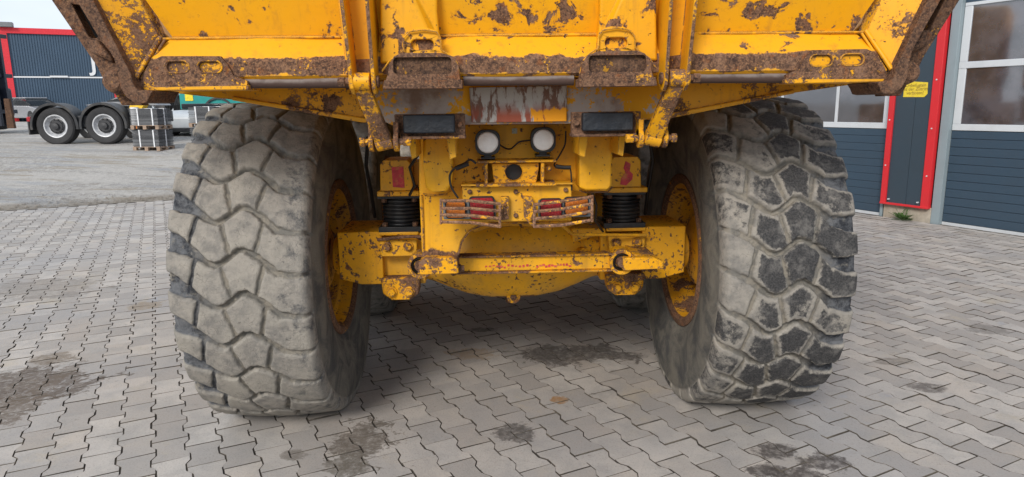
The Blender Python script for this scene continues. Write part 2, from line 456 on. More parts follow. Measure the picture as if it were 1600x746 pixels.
def wheel_mb(side):
    s = -side   # inner direction: toward the truck centre
    w = MB()
    prof = [(s*.262, .405), (s*.268, .400), (s*.270, .372), (s*.262, .362), (s*.245, .352), (s*.20, .345), (s*.185, .325), (s*.05, .318), (s*-.02, .31), (s*-.05, .30), (s*-.06, .20), (s*-.04, .13), (s*-.02, .0001)]
    w.lathe(prof[3:], n=72)
    w.lathe([(s*-.10, .0001), (s*-.12, .18), (s*-.2, .30), (s*-.255, .35), (s*-.268, .40), (s*-.26, .405)], n=72)
    # brake drum and hub
    w.lathe([(s*.20, .0001), (s*.20, .15), (s*.18, .185), (s*.06, .19), (s*.0, .20), (s*-.05, .2)], n=48)
    for k in range(12):
        a = 2*PI*k/12; w.disc((s*-.03, .245*math.cos(a), .245*math.sin(a)), .016, 'X', .05, 6)
    return w
LT = thing  # alias
wheels = {}
TX = 1.169
def put_wheel(side, Y, tmesh, tmat, label=None):
    w = wheel_mb(side).build('wheel', P_RIM, T)
    fl = MB(); s_ = -side; fl.lathe([(s_*.255, .412), (s_*.272, .408), (s_*.280, .395), (s_*.280, .375), (s_*.270, .362), (s_*.258, .358)], n=72); fl.build('rim_flange', RUST, w)
    w.location = (side*TX, Y, .77)
    ty = bpy.data.objects.new('tyre', tmesh); COL.objects.link(ty); ty.parent = w
    if not tmesh.materials: tmesh.materials.append(tmat)
    if label: w['label'] = label
    return w
put_wheel(-1, 0, tyre_mesh('tyre_left', -1), TM_D, 'left rear wheel with an evenly dusty grey tyre')
put_wheel(1, 0, tyre_mesh('tyre_right', 1), TM_W, 'right rear wheel with dark bare patches on its tread blocks')
lowt = tyre_mesh('tyre_mid', -1, False); lowt.materials.append(TM_D)
lowt2 = tyre_mesh('tyre_mid', 1, False); lowt2.materials.append(TM_D)
put_wheel(-1, 1.70, lowt, TM_D); put_wheel(1, 1.70, lowt2, TM_D)

# ---- tailgate panel
def gate():
    g = MB()
    rows = [(-1.34, 2.75, 1.20, 1.60), (-1.06, 1.792, 1.205, 1.20), (-1.068, 1.782, 1.21, 1.21), (-1.130, 1.715, 1.265, 1.265), (-1.138, 1.700, 1.28, 1.28), (-1.138, 1.652, 1.315, 1.315), (-1.125, 1.642, 1.315, 1.315), (-1.00, 1.642, 1.31, 1.31)]
    vs = []; xs0 = 24
    for (Y, z, hw, _h) in rows:
        hwx = hw if z < 2 else 1.70
        for i in range(xs0+1):
            x = -hwx+2*hwx*i/xs0
            dent = .004*math.sin(x*7.3+z*3)+.003*math.sin(x*17+z*11)
            vs.append((x, Y+dent, z))
    fs = []; n = xs0+1
    for r in range(len(rows)-1):
        for i in range(xs0): fs.append((r*n+i, r*n+i+1, (r+1)*n+i+1, (r+1)*n+i))
    o = len(g.v)
    g.add(vs, fs[:xs0], True, 0); 
    g.add(vs, fs[xs0:], True, 1)
    # closed back so that it has thickness
    g.box((-1.20, -.99, 1.646), (1.20, -.94, 2.75), mi=0)
    return g.build('tailgate', [P_PANEL, P_BAND], T, angle=25)
gate()
# weld seams on the panel: band top rib
for (x0, x1) in ((-1.2, -.63), (-.19, .2), (.63, 1.2)): pass
for x0, x1 in ((250, 532), (688, 935), (1092, 1352)):
    w = MB(); a = at(x0, 61-(x0-250)*.0095, -1.07); b = at(x1, 61-(x1-250)*.0095, -1.07); w.tube([a, b], .0045, 6); w.build('weld_seam', P_PANEL, T)

# vertical ribs of the gate (wide shallow boxes beside the loops)
def rib(s):
    r = MB()
    # channel box between arm and loop: px 595-685 on left
    f = [at(594, -120, -1.16), at(682, -120, -1.16), at(683, 20, -1.13), at(686, 60, -1.12), at(690, 92, -1.145), at(594, 100, -1.145)]
    f = [Vector(p) for p in f]
    r.prism(mir(f, s), (0, .10, 0))
    return r.build('gate_rib', P_PANEL, T, bevel=.008, seg=3)
for s in (1, -1): rib(s)
# end stiles
def stile(s):
    q = MB()
    ot = at(4, -250, -1.2); ob = at(211, 118, -1.165); it = at(95, -250, -1.12); ib = at(249, 60, -1.075); im = at(219, 0, -1.085)
    dx = Vector((0, .12, 0))
    q.prism(mir([ot, ob, ib, it], s), (0, .03, 0))
    # folded inner cheek, lit strip beside the panel
    ct = at(125, -250, -1.06); cb = at(256, 62, -1.05)
    q.prism(mir([it, ib, cb, ct], s), (0, .03, 0))
    # bottom seam channel
    q.tube(mir([at(251, 58, -1.09), at(212, 122, -1.17)], s), .0085, 8)
    q.tube(mir([at(258, 62, -1.09), at(220, 124, -1.15)], s), .005, 8)
    return q.build('gate_stile', P_STILE if s > 0 else P_STILE2, T, bevel=.003)
for s in (1, -1): stile(s)
# corner reinforcement plates with two pressed ovals
def corner_plate(s):
    c = MB(); Y = -1.152
    poly = pp([(234, 97), (252, 88), (343, 88), (356, 102), (364, 118), (386, 127), (386, 134), (222, 137), (217, 130)], Y)
    holes = []
    for ox in (278, 329):
        p0 = at(ox, 105, Y); holes.append(rrect(p0.x, p0.z, .078, .036, .0179, Y)[::-1])
    c.prism([Vector((p.x*s, p.y, p.z)) for p in poly], (0, .02, 0), [mir(h, s) for h in holes])
    o = c.build('corner_plate', P_LINKR, T, bevel=.003)
    e = MB()
    for ox in (278, 329):
        p0 = at(ox, 105, Y+.008); e.prism(mir(rrect(p0.x, p0.z, .074, .033, .016, Y+.009), s), (0, .01, 0))
        ring = mir(rrect(p0.x, p0.z, .082, .040, .0199, Y), s); e.tube(ring+[ring[0]], .0028, 6, cap=False)
    e.build('pressed_oval', P_STILE, o, bevel=.002)
    # lower lip under it
    l = MB(); l.prism(mir([at(222, 136, Y), at(388, 133, Y), at(388, 141, Y), at(226, 142, Y)], s), (0, .13, 0))
    l.build('gate_lip', P_FLAT, T, bevel=.003)
P_LINKR = paint('corner_plate_paint', chip=.56, speck=.60, flood=.62, dust=.3, resid=.585)
for s in (1, -1): corner_plate(s)

# ---- body sides, hooks
def side_arm(s):
    q = MB(); Y = -.99
    outer = pp([(-122, -300), (80, 0), (150, 102), (168, 138), (176, 142), (190, 165), (222, 165), (222, 120), (70, -120), (-60, -300)], Y)
    slot = pp([(111, 6), (124, 8), (153, 57), (151, 60), (142, 60), (138, 57)], Y)
    q.prism(mir(outer, s), (0, .05, 0), [mir(slot, s)[::-1]])
    q2 = MB(); q2.prism(mir(pp([(100, -10), (160, -10), (170, 70), (130, 70)], Y+.09), s), (0, .02, 0)); q2.build('slot_shade_plate', BLACK, T)  # black plate put in for the shaded depth behind the slot
    o = q.build('side_plate', RUSTP, T, bevel=.003)
    k = MB(); p = [at(133, 63, Y-.012), at(150, 62, Y-.03), at(172, 88, Y-.03), at(178, 100, Y-.012), at(152, 87, Y-.03), at(141, 82, Y-.012)]
    k.prism(mir(p, s), (0, .03, 0)); k.build('stiffener', RUSTP, o, bevel=.008, seg=3)
    c = at(184, 128, Y-.03); c = Vector((c.x*s, c.y, c.z))
    b = MB(); b.lathe([(-.04, .0001), (-.04, .026), (-.030, .038), (.0, .045), (.03, .045)], c, 'Y', 28); b.build('pivot_boss', RUST, o)
    # J shaped rim bar
    h = MB(); Yh = -1.20
    P = pp([(-31, -250), (122, 0), (160, 62), (178, 92), (184, 115), (188, 137), (196, 151), (208, 160), (222, 162), (230, 160), (234, 150), (239, 142), (226, 141),
            (217, 142), (211, 137), (207, 128), (205, 117), (145, 0), (10, -250)], Yh)
    h.prism(mir(P, s), (0, .20, 0)); h.build('rim_bar', RUSTBAR, T, bevel=.006, seg=2)
RUSTP = rusty('side_plate_rust', .85, .585)
RUSTBAR = rusty('bar_rust', .78, .70)
for s in (1, -1): side_arm(s)

# ---- body shell (open box carried on the frame)
b = MB()
def shell():
    out = [(-.55, 1.665), (.55, 1.665), (1.32, 1.72), (1.60, 2.02), (1.72, 2.75), (1.66, 2.75), (1.53, 2.05), (1.27, 1.80), (-1.27, 1.80), (-1.53, 2.05), (-1.66, 2.75), (-1.72, 2.75), (-1.60, 2.02), (-1.32, 1.72)]
    b.prism([Vector((x, -.93, z)) for x, z in out], (0, 5.2, 0))
shell(); b.box((-1.6, 4.2, 1.75), (1.6, 4.27, 3.0))
b.build('dump_body', P_FRAME, T, bevel=.006)
# tail cross beam: V shaped below the floor
def beam(s):
    P = [at(236, 136, -.86), at(600, 128, -.86), at(600, 193, -.86), at(573, 192, -.86), at(362, 156, -.86), at(241, 142, -.86)]
    bm_.prism(mir(P, s), (0, .14, 0))
    Q = [at(573, 185, -.875), at(362, 151, -.875), at(362, 157, -.875), at(573, 193, -.875)]
    bm_.prism(mir(Q, s), (0, .018, 0))
    bm_.build('tail_beam', P_FLAT, T, bevel=.004)
for s in (1, -1): bm_ = MB(); beam(s)

# ---- hinge tubes
tb = MB()
for x0, x1 in ((-.945, -.55), (-.195, .19), (.55, .94)):
    tb.tube([(x0, -1.115, 1.631), (x1, -1.115, 1.628)], .0185, 20)
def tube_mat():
    t = NT('worn_tube_lit_top'); z = t.sep(t.coord())[2]
    c = t.mix(t.step(t.math('ADD', z, t.math('MULTIPLY', t.noise(20, 4), .02)), 1.636, 1.65), (.075, .045, .036), (.20, .165, .15))  # paler top of the tube is a painted highlight
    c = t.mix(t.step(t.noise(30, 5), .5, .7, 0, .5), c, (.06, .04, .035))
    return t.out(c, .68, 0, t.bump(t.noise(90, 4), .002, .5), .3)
TUBE = tube_mat()
for x0, x1 in ((-.945, -.56), (-.195, .19), (.56, .94)):
    q = MB(); q.tube([(x0, -1.115, 1.631), (x1, -1.115, 1.628)], .0185, 20); q.build('hinge_tube', TUBE, T)

# ---- hung gate arms with pins and links
def gate_arm(s):
    q = MB()
    def plate(xt, xb, Yr, Yf, pxl, pxr):
        # plate in the Y-Z plane: rear edge at Yr
        a = at(pxl[0], -200, Yr); b_ = at(pxl[1], 0, Yr); c = at(pxl[2], 148, Yr)
        tk = .013
        prof = [Vector((a.x, Yr-.02, a.z)), Vector((b_.x, Yr, b_.z)), Vector((c.x, Yr+.02, c.z+.02)), Vector((c.x, Yr+.045, c.z)), Vector((c.x, Yr+.08, c.z+.01)), Vector((c.x, Yf, c.z+.09)), Vector((a.x, Yf, a.z))]
        # keep planar: tilt handled by shear
        x_of = lambda z: b_.x+(c.x-b_.x)*(z-b_.z)/(c.z-b_.z)
        prof = [Vector((x_of(p.z), p.y, p.z)) for p in prof]
        q.prism(mir(prof, s), (tk*s, 0, 0), smi=1)
    plate(0, 0, -1.24, -1.05, (505, 530, 546), None)
    plate(0, 0, -1.24, -1.05, (548, 570, 580), None)
    wv = [at(505, -200, -1.16), at(556, -200, -1.16), at(580, 112, -1.13), at(541, 112, -1.13)]
    q.prism(mir(wv, s), (0, .02, 0))
    o = q.build('gate_arm', [P_ARM, P_EDGE], T, bevel=.0025)
    # pin + boss
    c = at(563, 128, -1.19); c0 = Vector((c.x*s, c.y, c.z))
    k = MB(); k.tube([c0+Vector((-.034, 0, 0)), c0+Vector((.034, 0, 0))], .030, 24); k.build('pin_boss', P_LINK, o)
    k = MB(); k.tube([c0+Vector((-s*.075, 0, .0)), c0+Vector((s*.058, 0, 0))], .011, 16)
    k.disc(c0+Vector((-s*.062, 0, 0)), .017, 'X', .022, 6); k.disc(c0+Vector((s*.056, 0, 0)), .02, 'X', .014, 20)
    k.build('pin_bolt', RUST, o)
    # link
    d = at(600, 222, -1.04); d0 = Vector((d.x*s, d.y, d.z))
    dirv = (d0-c0).normalized(); side = dirv.cross(Vector((0, -1, 0))).normalized()
    l = MB(); w1, w2 = .026, .029
    n0 = Vector((0, -1, 0)); n0 = (n0-dirv*n0.dot(dirv)).normalized()
    A0 = c0+dirv*.02; B0 = d0
    q8 = []
    for P_, w_ in ((A0, w1), (B0, w2)):
        for sx, sn in ((-1, -.022), (1, -.022), (1, .022), (-1, .022)): q8.append(P_+side*w_*sx+n0*sn)
    l.add(q8, [(0,1,2,3), (7,6,5,4), (0,4,5,1), (1,5,6,2), (2,6,7,3), (3,7,4,0)])
    l.tube([d0-side*.030, d0+side*.030], .030, 20)
    lo = l.build('gate_link', P_LINK, T, bevel=.004)
    e = MB()
    for off in (-.045, .045):
        cc = d0+Vector((off, .01, 0)); e.disc(cc, .036, 'X', .018, 28)
        e.box((cc.x-.009, cc.y-.02, cc.z), (cc.x+.009, cc.y+.10, cc.z+.07))
    e.tube([d0+Vector((-.082, 0, 0)), d0+Vector((.09, 0, 0))], .012, 16)
    e.disc(d0+Vector((-.078*s if s > 0 else .078, 0, 0)), .019, 'X', .02, 6); e.disc(d0+Vector((.085*s if s > 0 else -.085, 0, 0)), .018, 'X', .03, 6)
    e.build('link_clevis', P_EDGE, T, bevel=.003)
P_EDGE = paint('arm_edge_paint', chip=.56, speck=.60, flood=.53, dust=.2)
P_ARM = paint('gate_arm_paint', chip=.70, speck=.72, dust=.2)
for s in (1, -1): gate_arm(s)

# ---- lifting loops and buffer boxes on the gate's lower edge
def loop(s):
    q = MB(); Y = -1.165
    P = pp([(632, 95), (629, 85), (628, 72), (630, 58), (636, 50), (648, 45), (668, 44), (680, 47), (687, 54), (690, 64), (691, 80), (698, 88), (700, 95)], Y)
    c = at(660, 70, Y)
    q.prism(mir(P, s), (0, .022, 0), [mir(rrect(c.x, c.z, .076, .034, .0165, Y), s)[::-1]])
    o = q.build('lifting_loop', P_BLOCK, T, bevel=.004, seg=3)
    # buffer bracket: tapered frame around a dark recess
    q = MB(); Y = -1.20
    O = [at(x, y, Y) for x, y in ((606, 116), (608, 100), (616, 88), (628, 83), (690, 83), (706, 88), (716, 102), (719, 127), (602, 128))]
    cc = at(660, 103, Y)
    q.prism(mir(O, s), (0, .06, 0), [mir(rrect(cc.x, cc.z, .195, .056, .014, Y), s)[::-1]])
    lip = [at(600, 126, Y-.015), at(722, 125, Y-.015), at(722, 138, Y-.01), at(598, 139, Y-.01)]
    q.prism(mir(lip, s), (0, .10, 0))
    o = q.build('buffer_bracket', RUST, T, bevel=.005, seg=3)
    r = MB(); r.prism(mir(rrect(cc.x, cc.z, .196, .057, .014, Y+.018), s), (0, .03, 0)); r.build('buffer_pad', PADGREY, o)
    w = MB(); w.tube(mir(pp([(597, 112), (608, 96), (622, 86), (631, 78), (631, 60), (640, 50), (660, 47), (682, 50), (688, 60), (689, 78), (702, 86), (714, 98), (719, 118)], -1.175), s), .003, 6)
    w.build('weld_bead', P_BLOCK, o)
PADGREY = rusty('pad_rust', .62, .60)
for s in (1, -1): loop(s)

# ---- hinge beam across the frame, flaked plate, rubber bumpers
q = MB(); q.prism(pp([(578, 126), (1052, 121), (1040, 160), (1020, 184), (990, 193), (612, 196), (590, 185), (575, 165)], -.93), (0, .18, 0))
q.build('hinge_beam', GREYRUST, T, bevel=.006)
q = MB(); q.prism(pp([(733, 137), (886, 134), (886, 190), (737, 192)], -.955), (0, .024, 0)); q.build('wear_plate', CPLATE, T, bevel=.004)
def bumper(s):
    q = MB(); Y = -.99
    a = at(616, 179, Y); b_ = at(727, 213, Y)
    q.box((min(a.x*s, b_.x*s), Y, b_.z), (max(a.x*s, b_.x*s), Y+.035, a.z))
    q.box((min(a.x*s, b_.x*s)-.002, Y-.02, b_.z-.008), (max(a.x*s, b_.x*s)+.002, Y+.06, b_.z+.004))
    o = q.build('bumper_bracket', RUST, T, bevel=.003)
    for px_ in (621, 719): c = at(px_, 195, Y-.004); bq = MB(); bq.bolt((c.x*s, c.y, c.z), .009); bq.build('bolt', RUST, o)
    r = MB(); a = at(629, 180, Y-.045); b_ = at(711, 208, Y-.045)
    r.box((min(a.x*s, b_.x*s), Y-.045, b_.z), (max(a.x*s, b_.x*s), Y-.003, a.z)); r.build('rubber_bumper', PADRUB, o, bevel=.006, seg=3)
    for x0, x1, x2 in ((637, 649, 642), (697, 711, 704)):
        g = MB(); g.prism(mir(pp([(x0, 213), (x1, 213), (x1+2, 246), (x0+6, 250)], -.90), s), (0, .2, 0)); g.build('bumper_gusset', P_FRAME, T, bevel=.003)
for s in (1, -1): bumper(s)

# ---- rear frame
q = MB(); Y = -.60
poly = pp([(655, 196), (957, 193), (957, 296), (893, 300), (893, 346), (775, 348), (750, 352), (733, 361), (721, 378), (715, 400), (716, 426), (662, 428), (659, 390), (655, 300)], Y)
q.prism(poly, (0, .10, 0))
q.box((-.33, -.5, 1.10), (.33, -.25, 1.62)); 
for s in (-1, 1): q.box((s*.36-.06, -.49, 1.15), (s*.36+.06, 4.3, 1.60))
q.box((-.42, .6, 1.0), (.42, .8, 1.5)); q.box((-.42, 2.6, .9), (.42, 2.9, 1.6))
q.build('rear_frame', P_FOOT, T, bevel=.006, seg=2)
def pad_box(pts, Y, d, name='frame_box'):
    q = MB(); q.prism(pp(pts, Y), (0, d, 0)); return q.build(name, P_FRAME, T, bevel=.012, seg=4)
pad_box([(661, 213), (708, 213), (708, 268), (706, 290), (699, 300), (672, 301), (665, 292), (661, 262)], -.72, .13)
pad_box([(905, 209), (956, 206), (955, 290), (950, 297), (916, 298), (905, 294)], -.72, .13)
# foot of the left leg clamping the torque rod
q = MB(); q.prism(pp([(664, 404), (704, 403), (714, 406), (717, 428), (652, 430), (655, 410)], -.66), (0, .14, 0)); q.build('frame_foot', P_EDGE, T, bevel=.006, seg=3)
# cross member behind the lamps
q = MB(); a = at(722, 291, -.70); b_ = at(893, 345, -.70)
q.box((a.x, -.70, b_.z), (b_.x, -.55, a.z)); q.box((a.x-.004, -.72, a.z), (b_.x+.004, -.55, a.z+.008))
q.build('cross_member', P_FRAME, T, bevel=.004)
# hitch: two flanges and a web with a hole
q = MB(); a = at(745, 254, -.73); b_ = at(869, 288, -.73)
z1, z0 = a.z, b_.z
q.box((a.x, -.735, z1-.004), (b_.x, -.55, z1+.005)); q.box((a.x-.005, -.745, z0-.006), (b_.x, -.55, z0+.006))
c = at(803, 270, -.70)
q.prism(pp([(768, 256), (843, 255), (838, 286), (772, 287)], -.70), (0, .05, 0), [list(arc(c.x, c.z, .036, 360, 15, 24, -.70))])
for px_ in (760, 848): cc = at(px_, 270, -.71); q.box((cc.x-.008, -.725, z0), (cc.x+.006, -.58, z1))
q.build('hitch', P_LINK, T, bevel=.003)
q = MB(); q.disc((c.x, -.646, c.z), .044, 'Y', .01); q.build('hitch_hole_shade', BLACK, T)  # black disc standing in for the shade inside the web's hole

# ---- work lamps
def lamp(px_, py_):
    p = at(px_, py_, -.70)
    q = MB(); q.prism(rrect(p.x, p.z, .104, .104, .036, -.70), (0, .05, 0)); q.lathe([(-.65, .040), (-.63, .03), (-.60, .018), (-.60, .0001)], (p.x, 0, p.z), 'Y', 24)
    q.box((p.x-.016, -.68, p.z-.065), (p.x+.016, -.672, p.z-.03)); q.box((p.x-.03, -.69, p.z-.07), (p.x+.03, -.60, p.z-.062))
    o = q.build('work_lamp', BLACK, T, bevel=.008, seg=3)
    l = MB(); l.lathe([(-.012, .0001), (-.010, .026), (-.005, .040), (.003, .044)], (p.x, -.704, p.z), 'Y', 32); l.build('lens', LENS, o)
lamp(762, 223); lamp(849, 219)
q = MB(); p = at(804, 205, -.607); q.box((p.x-.011, -.607, p.z-.011), (p.x+.011, -.602, p.z+.011)); q.build('inspection_label', simple('label_white', (.50, .52, .40), .6, var=.5, scale=140), T)

# ---- lamp grilles with signal lamps
def lampset(items, bars, ends, plate):
    base = MB(); a = at(items[0][0]-20, items[0][1]-14, -.72); b_ = at(items[-1][0]+22, items[-1][1]+16, -.72)
    x0, x1 = sorted((a.x, b_.x)); base.box((x0, -.725, b_.z), (x1, -.70, a.z))
    ob = base.build('lamp_base', GREYP, T, bevel=.006, seg=3)
    for px_, py_, w, h, mt in items:
        p = at(px_, py_, -.745); q = MB(); q.prism(rrect(p.x, p.z, w*.00265, h*.00265, .012, -.748), (0, .024, 0)); q.build('signal_lamp', mt, ob, bevel=.005, seg=3)
        s_ = MB(); s_.prism(rrect(p.x, p.z, w*.0028+.006, h*.0028+.006, .014, -.735), (0, .012, 0)); s_.build('lamp_gasket', BLACK, ob, bevel=.002)
    g = MB()
    for br in bars: g.tube([at(x, y, Y_) for x, y, Y_ in br], .0072, 6)
    for e in ends: g.tube([at(x, y, Y_) for x, y, Y_ in e], .0062, 6)
    og = g.build('lamp_grille', GRATE, T)
    for pl in plate:
        k = MB(); k.prism(pp(pl, -.735), (0, .035, 0))
        xs = [p_[0] for p_ in pl]; ys = [p_[1] for p_ in pl]
        for yy in (min(ys)+12, max(ys)-12):
            c_ = at(sum(xs)/len(xs), yy, -.74); k.bolt(c_, .006, 'Y', .008)
        k.build('grille_bracket', P_EDGE, og, bevel=.002)
GREYP = simple('grey_lamp_base', (.16, .17, .18), .6)
GRATE = rusty('grate_rust', 1.5, .56)
bl = []
for yl, ym, yr in ((314, 314, 319), (326, 326, 330), (336, 337, 342), (347, 348, 354)):
    bl.append([(689, yl, -.79), (735, ym, -.80), (781, yr, -.78)])
lampset([(712, 328, 29, 25, ORGL), (753, 326, 36, 33, REDL)], bl, [[(689, 311, -.79), (689, 350, -.79)], [(781, 317, -.78), (781, 356, -.78)], [(689, 313, -.79), (690, 313, -.72)], [(689, 349, -.79), (690, 348, -.70)]],
        [[(783, 308), (795, 308), (795, 343), (783, 345)]])
br_ = []
for yl, ym, yr in ((320, 315, 308), (331, 327, 319), (342, 339, 330), (354, 352, 344)):
    br_.append([(835, yl, -.78), (878, ym, -.80), (925, yr, -.78)])
lampset([(861, 327, 32, 29, REDL), (901, 323, 35, 26, ORGL)], br_, [[(835, 318, -.78), (835, 356, -.78)], [(925, 305, -.78), (925, 347, -.78)], [(925, 307, -.78), (922, 307, -.70)]],
        [[(818, 307), (831, 308), (836, 322), (836, 356), (829, 352), (819, 340)]])

# ---- axles
def axle(Y0):
    q = MB(); zc = .775
    prof = [(-.93, .0001), (-.93, .10), (-.66, .115), (-.50, .125), (-.42, .14), (-.34, .175), (-.24, .212), (-.12, .236), (.0, .242), (.12, .236), (.24, .212), (.34, .175), (.42, .14), (.50, .125), (.66, .115), (.93, .10), (.93, .0001)]
    q.lathe(prof, (0, Y0, zc), 'X', 56)
    q.box((-.20, Y0-.17, zc-.10), (.20, Y0+.17, zc+.20))
    for s in (-1, 1): q.box((s*.57-.12, Y0-.15, zc-.125), (s*.57+.12, Y0+.15, zc+.125))
    q.disc((-.01, Y0-.02, zc-.245), .03, 'Z', .05, 8)
    for x_ in (-.3, .3): q.disc((x_+.02, Y0-.235, zc+.03), .022, 'Y', .03, 8)
    return q.build('rear_axle', P_AXLE, T, bevel=.008, seg=3)
axle(0); axle(1.70)
for s in (-1, 1):
    q = MB()
    z1 = .935; z0 = .665; x0, x1 = sorted((s*.655, s*.875))
    P = [Vector((x0, -.20, z1)), Vector((x1, -.20, z1)), Vector((x1, -.20, z0 if s < 0 else z0+.03)), Vector(((x0+x1)/2, -.20, z0)), Vector((x0, -.20, z0 if s > 0 else z0+.03))]
    q.prism(P, (0, .36, 0)); q.build('axle_end', P_BLOCK, T, bevel=.005, seg=2)
    # spring seat plates and bolts
    q = MB(); x0, x1 = sorted((s*.47, s*.67))
    q.box((x0, -.21, .915), (x1, .12, .935)); 
    q.prism([Vector((x0+.005, -.235, .90)), Vector((x1-.005, -.235, .90)), Vector((x1-.012, -.235, .815)), Vector((x0+.012, -.235, .815))], (0, .06, 0))
    q.build('spring_seat', P_AXLE, T, bevel=.006, seg=3); q = MB()
    q.prism([Vector((x0, -.22, .70)), Vector((x1, -.22, .70)), Vector((x1-.01, -.22, .615)), Vector((x1-.05, -.22, .585)), Vector((x0+.05, -.22, .585)), Vector((x0+.01, -.22, .615))], (0, .10, 0))
    o = q.build('axle_bracket', P_EDGE, T, bevel=.012, seg=3)
    for i, (dx, zz) in enumerate(((.045, .865), (.15, .865), (.055, .63), (.145, .63))):
        k = MB(); k.bolt((x0+dx, -.238 if zz > .8 else -.225, zz), .019 if zz > .8 else .021, 'Y', .018); k.build('bolt', P_LINK, o, bevel=.002)
    # rubber spring
    xc = s*.562; k = MB(); zb = .945; zt = 1.105
    pr = [(zb, .0001), (zb, .095)]
    for i in range(7):
        za = zb+.012+i*(zt-zb-.024)/7; hh = (zt-zb-.024)/7
        pr += [(za, .086), (za+hh*.25, .097), (za+hh*.7, .097), (za+hh, .086)]
    pr += [(zt, .095), (zt, .0001)]
    k.lathe(pr, (xc, -.10, 0), 'Z', 40, smooth=False)
    k.box((xc-.105, -.21, zb-.012), (xc+.105, .01, zb+.014)); k.box((xc-.105, -.205, zt-.006), (xc+.105, .01, zt+.010))
    so = k.build('rubber_spring', BOOTM, T, bevel=.002)
    for dx in (-.075, .075):
        for zz in (zb+.024, zt-.014): k = MB(); k.disc((xc+dx, -.19, zz), .014, 'Z', .02, 6); k.build('bolt', RUSTD, so)
    # spring tower
    k = MB(); k.box((xc-.10, -.235, zt+.010), (xc+.105, .06, zt+.035))
    k.prism([Vector((xc-.085, -.225, zt+.035)), Vector((xc+.075, -.225, zt+.035)), Vector((xc+.07, -.225, zt+.165)), Vector((xc+.055, -.225, zt+.185)), Vector((xc-.065, -.225, zt+.185)), Vector((xc-.08, -.225, zt+.165))], (0, .26, 0))
    k.box((min(xc, s*.35), -.14, zt+.03), (max(xc, s*.35), .05, zt+.17))
    to = k.build('spring_tower', P_AXLE, T, bevel=.004)
    k = MB()
    if s < 0: k.prism([Vector((xc-.022, -.2285, zt+.055)), Vector((xc+.035, -.2285, zt+.050)), Vector((xc+.033, -.2285, zt+.155)), Vector((xc-.024, -.2285, zt+.152))], (0, .003, 0))
    else: k.prism([Vector((xc+a_, -.2285, zt+b2)) for a_, b2 in ((-.03, .05), (.0, .045), (.03, .075), (.032, .10), (.016, .115), (.02, .15), (-.005, .165), (-.015, .13), (-.004, .11), (-.026, .08))], (0, .003, 0))
    k.build('sticker', STICK, to)

q = MB(); c = at(802, 462, -.10); q.disc(c, .036, 'Y', .06, 20); q.box((c.x-.05, -.13, c.z+.01), (c.x+.05, -.05, c.z+.06)); ear = q.build('drain_boss', P_EDGE, T, bevel=.004, seg=2)
q = MB(); q.disc(c+Vector((0, -.035, 0)), .018, 'Y', .02, 6); q.build('bolt', RUSTD, ear)
# castings, welds, bolts and pipes on the axle and frame
q = MB(); c = at(910, 394, -.20); q.disc(c, .024, 'Y', .05, 20); q.disc(c+Vector((0, -.03, 0)), .013, 'Y', .02, 6); q.build('level_plug', P_BLOCK, T, bevel=.003)
for s in (-1, 1):
    q = MB(); q.prism([Vector((s*.30, -.17, .93)), Vector((s*.47, -.20, .93)), Vector((s*.47, -.20, .90)), Vector((s*.38, -.19, .88)), Vector((s*.30, -.17, .85))], (0, .12, 0)); q.build('casting_rib', P_AXLE, T, bevel=.01, seg=3)
for pts in ([(659, 305, -.605), (661, 350, -.605), (662, 392, -.605)], [(716, 398, -.605), (721, 379, -.605), (733, 362, -.605), (751, 353, -.605), (775, 349, -.605), (892, 347, -.605)], [(661, 303, -.61), (672, 305, -.61), (699, 304, -.61), (709, 292, -.61)], [(905, 298, -.61), (916, 301, -.61), (950, 300, -.61), (957, 292, -.61)]):
    q = MB(); q.tube([at(*p_) for p_ in pts], .0045, 6); q.build('weld_bead', P_LINK, T)
for bx, by in ((734, 300), (884, 297), (734, 336), (884, 333), (757, 262), (858, 264), (806, 337), (806, 300)):
    q = MB(); q.bolt(at(bx, by, -.706), .0075, 'Y', .008); q.build('bolt', P_EDGE, T)
for pts, r_, mt in (([(604, 376, -.26), (612, 372, -.27), (650, 371, -.27), (664, 378, -.28), (664, 395, -.28)], .0045, RUSTD), ([(925, 300, -.5), (932, 322, -.45), (930, 345, -.4), (942, 362, -.3)], .006, BLACK), ([(655, 240, -.5), (640, 262, -.42), (648, 290, -.4), (640, 305, -.35)], .007, BLACK),
                    ([(720, 240, -.58), (735, 236, -.58), (750, 240, -.58), (760, 250, -.58)], .004, BLACK), ([(575, 215, -.3), (572, 260, -.2), (580, 300, -.1), (586, 340, -.05)], .009, BLACK), ([(1012, 200, -.3), (1020, 250, -.2), (1012, 300, -.1), (1008, 335, -.05)], .009, BLACK)):
    q = MB(); q.tube([at(*p_) for p_ in pts], r_, 8); q.build('pipe', mt, T)
